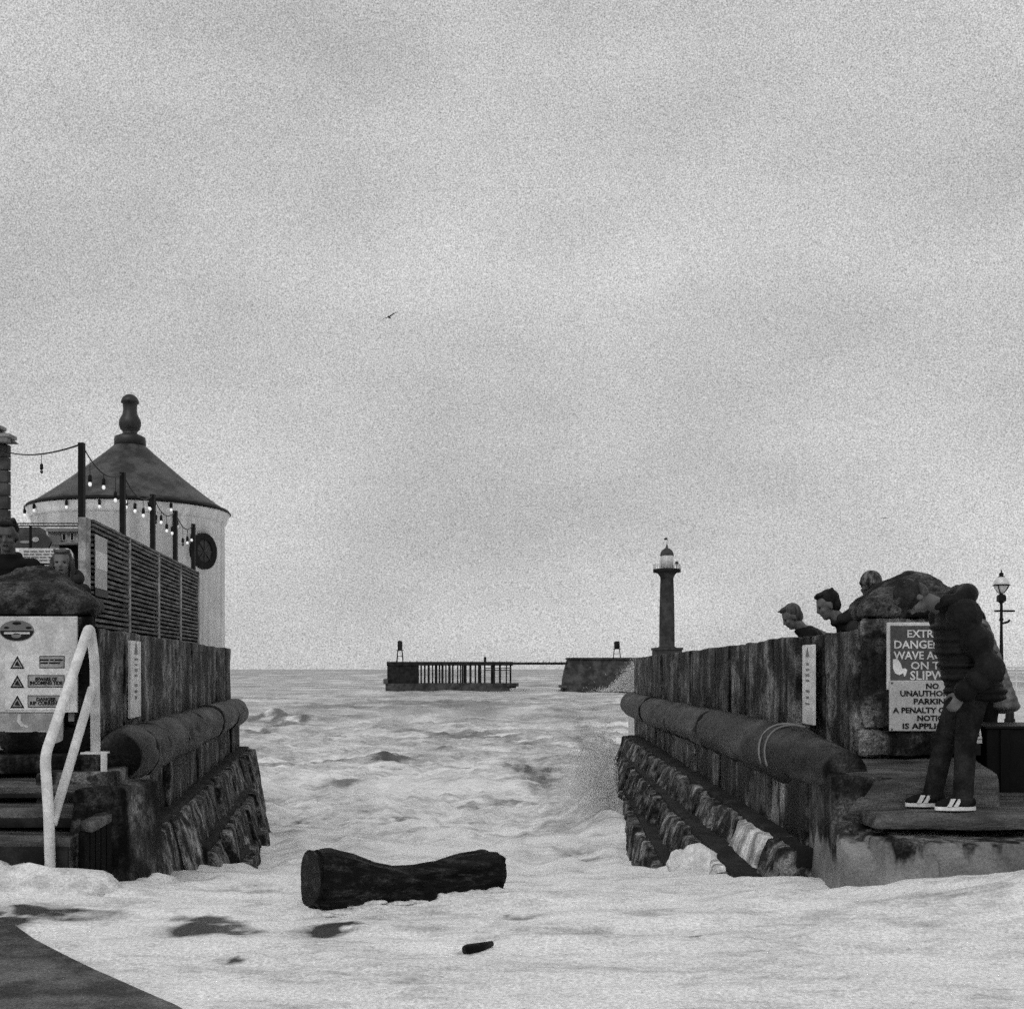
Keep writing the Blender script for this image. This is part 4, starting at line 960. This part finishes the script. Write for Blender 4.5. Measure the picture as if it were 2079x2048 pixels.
# ------------------------------------------------------------------ foam thrown up against the right wall and steps
def foam_sheet(name, base, top_fn, off, m, n=90, k=14, seed=0):
    """thick ragged sheet of foam clinging to a wall: base(t)->(point, normal)"""
    vs = []; fs = []
    for i in range(n+1):
        t_ = i/n; p, nn = base(t_); p = Vector(p); nn = Vector(nn); tp_ = top_fn(t_)
        for j in range(k+1):
            s_ = j/k; q = p+Vector((0, 0, (tp_)*s_)); th = off*(1-s_)**.6*(1+.6*noise.noise(q*6+Vector((seed, 0, 0))))+.004
            vs.append(q+nn*th)
        vs.append(p+Vector((0, 0, tp_+.004))-nn*.03)
    m2 = k+2
    for i in range(n):
        for j in range(m2-1): fs.append((i*m2+j, (i+1)*m2+j, (i+1)*m2+j+1, i*m2+j+1))
    me = MB().add(vs, fs).mesh(name, True, True); return tag(put(name, me, m), kind='stuff')
# foam mounds washing over the lower blocks
def mound(label, p, r, seed):
    me = MB().ball(p, r, 30, 18).mesh('foam', True)
    for v in me.vertices: v.co += (v.co-Vector(p)).normalized()*(fbm(v.co*3.5+Vector((seed, 0, 0)))*.13+fbm(v.co*12)*.03)
    tag(put('foam', me, M['foam']), kind='stuff')
mound('', (1.42, 9.25, -.2), (.2, .35, .2), 8)
mound('', (-2.95, 6.85, .1), (.8, .3, .2), 4)
mound('', (-2.3, 7.55, -.02), (.3, .3, .14), 6)

# ------------------------------------------------------------------ right-hand background: lamp, railing, box, bollard
DLm = 36.0; SLm = DLm/F; lam = thing('street_lamp', 'ornate dark lamp post with round glass globe at the right edge', 'street lamp', (P(2033, HY, DLm).x, DLm, ZR))
lmx = P(2033, HY, DLm).x
def lmz(py): return H+(HY-py)*SLm
def lml(name, prof, m): return MB().lathe((lmx, DLm, 0), [(r*SLm, lmz(py)) for r, py in prof], 20).build(name, m, lam, smooth=True)
lml('post', [(9, 1409), (9, 1398), (7, 1394), (6.5, 1372), (9, 1370), (9, 1366), (5, 1364), (4.2, 1340), (3, 1290), (2.6, 1262), (4.5, 1258), (3, 1252), (2.8, 1225), (6, 1222), (7, 1215), (8, 1212), (8, 1208), (4, 1206), (3, 1204)], M['black'])
lml('globe', [(4, 1204), (9, 1199), (13, 1193), (15, 1187.5), (14.6, 1182), (12, 1176), (8, 1172), (5, 1171)], M['globe'])
lml('band', [(15, 1189.5), (17, 1189), (17, 1187), (15, 1186.5)], M['black'])
lml('finial', [(6, 1172.5), (6.5, 1170), (3.5, 1168), (5, 1165.5), (3.5, 1163), (1, 1161.5), (2, 1159.5), (.4, 1156.5)], M['black'])
for q in range(4):
    an_ = pi/4+q*pi/2; MB().tube([(lmx+cos(an_)*r*SLm, DLm+sin(an_)*r*SLm, lmz(py)) for r, py in ((4, 1204), (9.4, 1199), (13.4, 1193), (15.4, 1187.5))], .02, 5).build('cage_bar', M['black'], lam)
MB().tube([(lmx-14*SLm, DLm, lmz(1240)), (lmx+27*SLm, DLm, lmz(1240))], .03, 8).build('ladder_bar', M['black'], lam)
MB().box((lmx, DLm, lmz(1215)), (7.5*SLm, 7.5*SLm, 6*SLm)).build('collar', M['black'], lam, bevel=.02)
MB().tube([(lmx+3*SLm, DLm, lmz(1265)), (lmx+14*SLm, DLm, lmz(1262)), (lmx+17*SLm, DLm, lmz(1258))], .035, 8).build('bracket', M['black'], lam)
rl = thing('railing', 'white tubular railing on the far promenade edge beside the lamp', 'railing', (P(2065, HY, 36.2).x, 36.2, ZR))
for py in (1354, 1365, 1383, 1401):
    MB().tube([P(2046, py, 36.2), P(2200, py, 36.2)], .03 if py < 1360 else .022, 8).build('rail', M['white'], rl)
for px in (2063, 2105, 2147, 2189):
    MB().tube([P(px, 1354, 36.2), (P(px, 1354, 36.2).x, 36.2, ZR)], .028, 8).build('post', M['white'], rl)
for px in (2067, 2095):
    pass
bo = thing('bollard', 'dark tapered post standing on the pale wet promenade below the lamp', 'bollard', (P(2050, HY, 17).x, 17, ZR))
MB().lathe((P(2050, HY, 17).x, 17, 0), [(.075, ZR), (.075, ZR+.06), (.06, ZR+.08), (.055, ZR+.40), (.07, ZR+.42), (.07, ZR+.45), (.03, ZR+.48)], 16).build('post', M['black'], bo, smooth=True)
bx = thing('storage_box', 'plain black box standing right of the stone plinth', 'box', (3.7, 8.3, H-.86))
x0 = 3.24
MB().box((x0+1.2, 8.35, (H-.405+H-.9)/2), (1.2, .28, .247)).build('body', M['black_box'], bx, bevel=.008)
MB().box((x0+1.2, 8.35, H-.40), (1.215, .295, .009)).build('lid', M['black'], bx, bevel=.003)
for k in range(5): MB().box((x0+.12+k*.5, 8.062, H-.65), (.03, .007, .235)).build('batten', M['black_box'], bx)
wb = thing('boat_fender_frame', 'thin white curved frame with a small plate behind the boy', 'frame', P(1990, 1500, 8.02))
MB().tube([P(1980, 1454, 7.98), P(1986, 1468, 7.98), P(1989, 1485, 7.98), P(1991, 1498, 7.98)], .008, 8).build('frame', M['white'], wb, smooth=True)
MB().box(P(1985, 1497.5, 7.97), (.027, .006, .008)).build('plate', M['sign_pale'], wb); MB().box(P(1985, 1505, 7.97), (.027, .006, .011)).build('plate', M['sign_pale'], wb)
MB().box((P(1985, 1512, 7.97).x, 7.975, (H-.56+P(0, 1512, 7.97).z)/2), (.02, .006, abs(P(0, 1510, 7.97).z-(H-.6))/2)).build('stand', M['black'], wb)

# ------------------------------------------------------------------ people
def remesh(mb, name, m, parent, vox=.01, sm=6, world=True):
    me = mb.mesh(name, False, True); o = bpy.data.objects.new(name, me); C.objects.link(o)
    r = o.modifiers.new('r', 'REMESH'); r.mode = 'VOXEL'; r.voxel_size = vox; r.use_smooth_shade = True
    s_ = o.modifiers.new('s', 'SMOOTH'); s_.iterations = sm; s_.factor = .5
    bpy.context.view_layer.update()
    me2 = bpy.data.meshes.new_from_object(o.evaluated_get(bpy.context.evaluated_depsgraph_get())); me2.name = name
    bpy.data.objects.remove(o); bpy.data.meshes.remove(me)
    me2.polygons.foreach_set('use_smooth', [True]*len(me2.polygons)); me2.materials.clear()
    return put(name, me2, m, parent, world=False)
def hand(mb, wrist, dirv, palm, k=1.0, curl=.5):
    """palm plus four bent fingers and a thumb; dirv = along the hand, palm = palm normal"""
    d = Vector(dirv).normalized(); n = Vector(palm); n = (n-d*n.dot(d)).normalized(); s_ = d.cross(n)
    wr = Vector(wrist)
    R = Matrix((d, s_, n)).transposed()
    mb.ball(wr+d*.045*k, (.052*k, .04*k, .017*k), 12, 8, R); mb.chain([wr-d*.02*k, wr+d*.03*k], [.026*k, .026*k])
    for i, (off, ln) in enumerate(((-.031, .06), (-.011, .072), (.01, .068), (.029, .052))):
        a = wr+d*.085*k+s_*off*k; c1 = curl*.5; b = a+(d*cos(c1)+n*sin(c1))*ln*.5*k; c2 = curl*1.3; c = b+(d*cos(c2)+n*sin(c2))*ln*.5*k
        mb.chain([a-d*.02*k, a, b, c], [.0105*k, .0105*k, .0095*k, .008*k])
    a = wr+d*.025*k-s_*.034*k; mb.chain([a, a+(d*.6-s_*.6+n*.3)*.045*k, a+(d*.95-s_*.45+n*.5)*.075*k], [.0135*k, .012*k, .009*k])
def person(label, loc, yaw, h, lean=.1, pitch=.1, turn=0.0, roll_=0.0, skin='skin', coat='cloth_black', legs='cloth_black', hair='hair_dark', hat=None, hood=None, arms=None, vox=.012, puffer=False, neckfwd=0.0, face=True, coat_long=0.0, belly=1.0, hair_long=False):
    root = thing('person', label, 'person', loc, yaw)
    u = h/1.75
    hip = Vector((0, 0, .93*u)); td = Vector((sin(lean), 0, cos(lean)))
    chest = hip+td*.34*u; shc = hip+td*.47*u; nb = hip+td*.53*u+Vector((neckfwd*.5, 0, 0))
    hu = (Matrix.Rotation(turn, 3, 'Z') @ Matrix.Rotation(pitch, 3, 'Y') @ Matrix.Rotation(roll_, 3, 'X')) if False else (Matrix.Rotation(turn, 3, 'Z') @ Matrix.Rotation(pitch, 3, 'Y'))
    up = hu @ Vector((0, 0, 1)); fw = hu @ Vector((1, 0, 0)); lf = hu @ Vector((0, 1, 0))
    hb = nb+td*.03*u+up*.055*u+Vector((neckfwd*.5, 0, 0)); hc = hb+up*.10*u+fw*.012*u
    R = Matrix((fw, lf, up)).transposed()
    def hp(a, b, c): return hc+(fw*a+lf*b+up*c)*u
    # ---- body (one continuous surface): head, neck, trunk, arms with hands, legs
    mb = MB()
    mb.ball(hp(-.012, 0, .028), (.098*u, .078*u, .092*u), 18, 14, R); mb.ball(hp(.03, 0, -.035), (.062*u, .06*u, .088*u), 16, 12, R)
    mb.ball(hp(.055, 0, -.098), (.03*u, .03*u, .022*u), 10, 8, R)                     # chin
    mb.chain([hp(.082, 0, .012), hp(.104, 0, -.024), hp(.088, 0, -.036)], [.011*u, .0145*u, .013*u])   # nose
    mb.ball(hp(.074, 0, .024), (.02*u, .05*u, .012*u), 10, 8, R)                      # brow
    mb.ball(hp(.080, 0, -.062), (.013*u, .026*u, .011*u), 10, 8, R)                   # lips
    for s_ in (-1, 1):
        mb.ball(hp(-.005, s_*.08, -.015), (.022*u, .012*u, .034*u), 10, 8, R)         # ears
        mb.ball(hp(.066, s_*.042, -.028), (.022*u, .02*u, .02*u), 10, 8, R)           # cheeks
    mb.chain([hc+(-up*.06-fw*.012)*u, nb-td*.02*u], [.056*u, .062*u])
    mb.chain([hip+Vector((0, 0, -.02)), hip+td*.15*u, chest, shc], [.13*u, .125*u, .135*u, .10*u])
    ar = arms or {}
    jac = MB(); tr = MB(); A = {}
    for s_ in (-1, 1):
        sh = shc+Vector((0, s_*.172*u, -.02*u))
        el, wrp, hd, pn = ar.get(s_, (sh+Vector((.03, s_*.05, -.28*u)), sh+Vector((.12, s_*.03, -.5*u)), (.2, 0, -1), (0, -s_, 0)))
        el = Vector(el); wrp = Vector(wrp)
        mb.chain([sh, el, wrp], [.05*u, .042*u, .029*u]); hand(mb, wrp, hd, pn, u*1.02, .6)
        q = el.lerp(wrp, .9)
        if puffer:
            pts = []; rs2 = []
            for seg0, seg1 in ((sh, el), (el, q)):
                for j in range(8):
                    t_ = j/8; pts.append(seg0.lerp(seg1, t_)); rs2.append(1)
            pts.append(q)
            n = len(pts); rr_ = [(.094-.034*i/(n-1))*u*(1.06+.3*cos(i*pi*2/4.0)) for i in range(n)]
            jac.chain(pts, rr_)
        else: jac.chain([sh, el, q], [.082*u, .068*u, .054*u])
        fo = ar.get(('foot', s_), Vector((0.0, s_*.095*u, 0)))
        fo = Vector(fo); ank = fo+Vector((0, 0, .085*u)); kn = ank.lerp(hip+Vector((0, s_*.09*u, 0)), .5)+Vector((.03*u, 0, 0))
        hj = hip+Vector((0, s_*.085*u, -.03*u))
        mb.chain([hj, kn, ank], [.085*u, .055*u, .04*u])
        tr.chain([hj, hj.lerp(kn, .5), kn, kn.lerp(ank, .5), ank+Vector((0, 0, .0))], [.112*u, .098*u, .08*u, .076*u, .072*u])
        A[s_] = (fo, ank)
    tr.ball(hip+Vector((0, 0, .0)), (.14*u, .165*u, .13*u), 16, 12)
    remesh(mb, 'body', M[skin], root, vox*.8, 3)
    # eyes, mouth
    if face:
        for s_ in (-1, 1):
            put('eye', MB().ball(hp(.081, s_*.034, .006), (.008*u, .014*u, .007*u), 10, 8, R).mesh('eye', True), M['print'], root, world=False)
        put('mouth', MB().ball(hp(.089, 0, -.064), (.006*u, .024*u, .004*u), 10, 6, R).mesh('mouth', True), M['hair_dark'], root, world=False)
    # ---- coat
    def tors(off, r): jac.ball(hip+td*off*u, (r*.86*u*belly, r*1.18*u, .075*u), 20, 10)
    if puffer:
        n = 13
        for i in range(n+1):
            o_ = lin(-.14, .47, i/n); r = .185 if i < n-2 else lin(.185, .12, (i-n+2)/2)
            jac.ball(hip+td*o_*u, ((r*.96+.017*(i % 2))*u*(belly if i < 9 else 1), (r*1.2+.017*(i % 2))*u, .045*u), 22, 10)
        tors(.2, .17)
    else:
        for i in range(12): tors(lin(-.1-coat_long, .44, i/11), lin(.165+coat_long*.12, .155, i/11))
    jac.ball(shc-td*.01*u, (.125*u, .2*u, .085*u), 18, 12)
    # collar
    for k in range(14):
        q = 2*pi*k/14; jac.ball(nb+Vector((cos(q)*.072, sin(q)*.078, .012+.018*cos(q)*-1))*u, .03*u, 8, 6)
    remesh(jac, 'coat', M[coat], root, vox, 2 if puffer else 7)
    if puffer:
        for z_ in (): pass
    remesh(tr, 'trousers', M[legs], root, vox*1.1, 5)
    # ---- shoes
    for s_ in (-1, 1):
        fo, ank = A[s_]
        sh_ = MB().chain([fo+Vector((-.05, 0, .06))*u, fo+Vector((.03, 0, .065))*u, fo+Vector((.12, 0, .045))*u, fo+Vector((.17, 0, .036))*u], [.042*u, .045*u, .042*u, .03*u])
        so = remesh(sh_, 'shoe', M['cloth_black'], root, .009, 3)
        pts = []
        for k in range(24):
            q = 2*pi*k/24; pts.append(fo+Vector((.055+cos(q)*.145, sin(q)*(.048 if cos(q) > 0 else .042), .002))*u)
        put('sole', MB().prism(pts, None, (0, 0, .026*u)).mesh('sole'), M['white'], so, world=False)
        if puffer:
            for xx in (.055, .1):
                put('stripe', MB().prism([fo+Vector(q)*u for q in ((xx, -.05*1, .03), (xx+.028, -.05, .03), (xx-.005, -.047, .085), (xx-.03, -.047, .085))], None, (0, .1*u, 0)).mesh('stripe'), M['white'], so, world=False)
    # ---- hair, hats, hoods
    if hair:
        hm = MB().ball(hp(-.034, 0, .044), (.095*u, .087*u, .09*u), 20, 14, R); hm.ball(hp(-.05, 0, -.01), (.07*u, .078*u, .085*u), 16, 12, R)
        hm.ball(hp(.03, 0, .1), (.055*u, .06*u, .03*u), 12, 8, R)
        for q_ in range(26): hm.ball(hp(random.uniform(-.09, .075), random.uniform(-.07, .07), .118-abs(random.gauss(0, .012))), random.uniform(.009, .017)*u, 6, 5)
        if hair_long:
            for s_ in (-1, 1): hm.chain([hp(.0, s_*.075, .03), hp(.0, s_*.088, -.05), hp(.01, s_*.085, -.15)], [.03*u, .03*u, .022*u])
        remesh(hm, 'hair', M[hair], root, vox*.8, 3)
    if hat:
        hm = MB().ball(hp(-.015, 0, .045), (.112*u, .096*u, .105*u), 22, 16, R)
        for k in range(30):
            q = 2*pi*k/30; hm.ball(hp(-.012+cos(q)*.1, sin(q)*.086, .03-.012*cos(q)*-1), .02*u, 8, 6)
        if puffer: hm.ball(hp(.115, 0, .035), (.055*u, .062*u, .012*u), 14, 8, R)
        remesh(hm, 'beanie', M[hat], root, vox*.8, 3)
    if hood:
        hm = MB()
        if hood[0] == 'down':
            for k in range(22):
                q = radians(60+240*k/21); a_ = abs(cos(q/2)); hm.ball(nb+Vector((cos(q)*.12-.035, sin(q)*.135, .03+.055*max(0, -cos(q))))*u, (.05+.03*max(0, -cos(q)))*u, 10, 8)
        else:
            for k in range(40):
                q = radians(70+220*k/39)
                for zz, rr_ in ((-.1, .1), (-.05, .112), (0, .118), (.05, .112), (.1, .09), (.13, .05)):
                    hm.ball(hp(cos(q)*rr_*1.02-.015, sin(q)*rr_, zz+.01), .022*u, 6, 5)
            hm.ball(hp(-.04, 0, .13), (.06*u, .055*u, .022*u), 10, 8, R)
            hm.chain([hp(-.06, 0, -.08), nb+Vector((-.03, 0, 0))], [.085*u, .1*u])
        remesh(hm, 'hood', M[hood[1]], root, vox*.9, 4)
    return root

# the boy in the puffer jacket leaning over the right pillar
bz = H-.832; bh = 1.46; bu = bh/1.75
bxp = P(1973, HY, 7.02).x
person('boy in black puffer jacket and grey beanie leaning over the stone pillar', (bxp, 7.02, bz), pi, bh, lean=.26, pitch=1.30, turn=.0, skin='skin', coat='cloth_puffer', legs='denim', hair='hair_grey', hat='knit', vox=.009, puffer=True, neckfwd=.10, hood=('down', 'cloth_puffer'), belly=1.12,
       arms={1: ((.0, .27, .83), (.13, .2, .69), (.5, -.12, -.85), (0, -1, -.2)), -1: ((-.06, -.22, .84), (-.02, -.19, .70), (.1, 0, -1), (0, 1, 0)),
             ('foot', 1): (.08, .075, 0), ('foot', -1): (.19, -.12, 0)})
def stand(px, py_top, d, h, lean, pitch, zf):
    """where the feet go so that the crown reaches the given height"""
    return None
# people on the right promenade, leaning on the wall
def rest(s_, u, x=.42, z=1.06): return ((.24, s_*.24, z-.02), (x, s_*.13, z+.02), (1, -s_*.3, 0), (0, 0, -1))
person('grey-haired man in dark coat peering over the right wall, farthest from the pillar', (P(1612, HY, 10.75).x+.46, 10.75, ZR), radians(172), 1.55, lean=.85, pitch=.55, turn=.15, hair='hair_grey', coat='cloth_black', neckfwd=.02,
       arms={1: ((.34, .26, .86), (.30, .12, .72), (.5, -.3, -.6), (0, 0, -1)), -1: ((.34, -.26, .86), (.30, -.12, .72), (.5, .3, -.6), (0, 0, -1))})
person('dark-haired man with grey hood down looking over the wall beside the right pillar', (P(1720, HY, 9.35).x+.40, 9.5, ZR), radians(178), 1.60, lean=.88, pitch=.42, hair='hair_dark', coat='cloth_grey', hood=('down', 'cloth_grey'), neckfwd=.05,
       arms={1: ((.32, .27, .86), (.30, .12, .72), (.5, -.3, -.6), (0, 0, -1)), -1: ((.32, -.27, .86), (.30, -.12, .72), (.5, .3, -.6), (0, 0, -1))})
person('person in ribbed pale beanie mostly hidden behind the right pillar cap', (P(1780, HY, 10.1).x, 10.1, ZR), radians(110), 1.60, lean=.12, pitch=.1, hair=None, hat='knit_pale', coat='cloth_grey')
person('person in pale coat with dark hood standing behind the leaning boy', (P(2012, HY, 9.0).x, 9.0, ZR), radians(165), 1.42, lean=.3, pitch=.5, hair='hair_dark', coat='cloth_pale', legs='cloth_black', hood=('up', 'cloth_black'), coat_long=.22, neckfwd=.03)
# the two at left
person('man with short dark hair and black jacket looking down behind the left pillar', (P(22, HY, 9.75).x, 9.75, ZL), radians(-78), 1.78, lean=.16, pitch=.32, turn=.0, skin='skin', hair='hair_dark', coat='cloth_black', vox=.01)
person('smiling girl with long hair peeking over the right slope of the left pillar cap', (P(128, HY, 9.3).x, 9.3, ZL), radians(-78), 1.49, lean=.05, pitch=.1, skin='skin_pale', hair='hair_grey', hair_long=True, coat='cloth_grey', hood=('down', 'cloth_grey'), vox=.01)
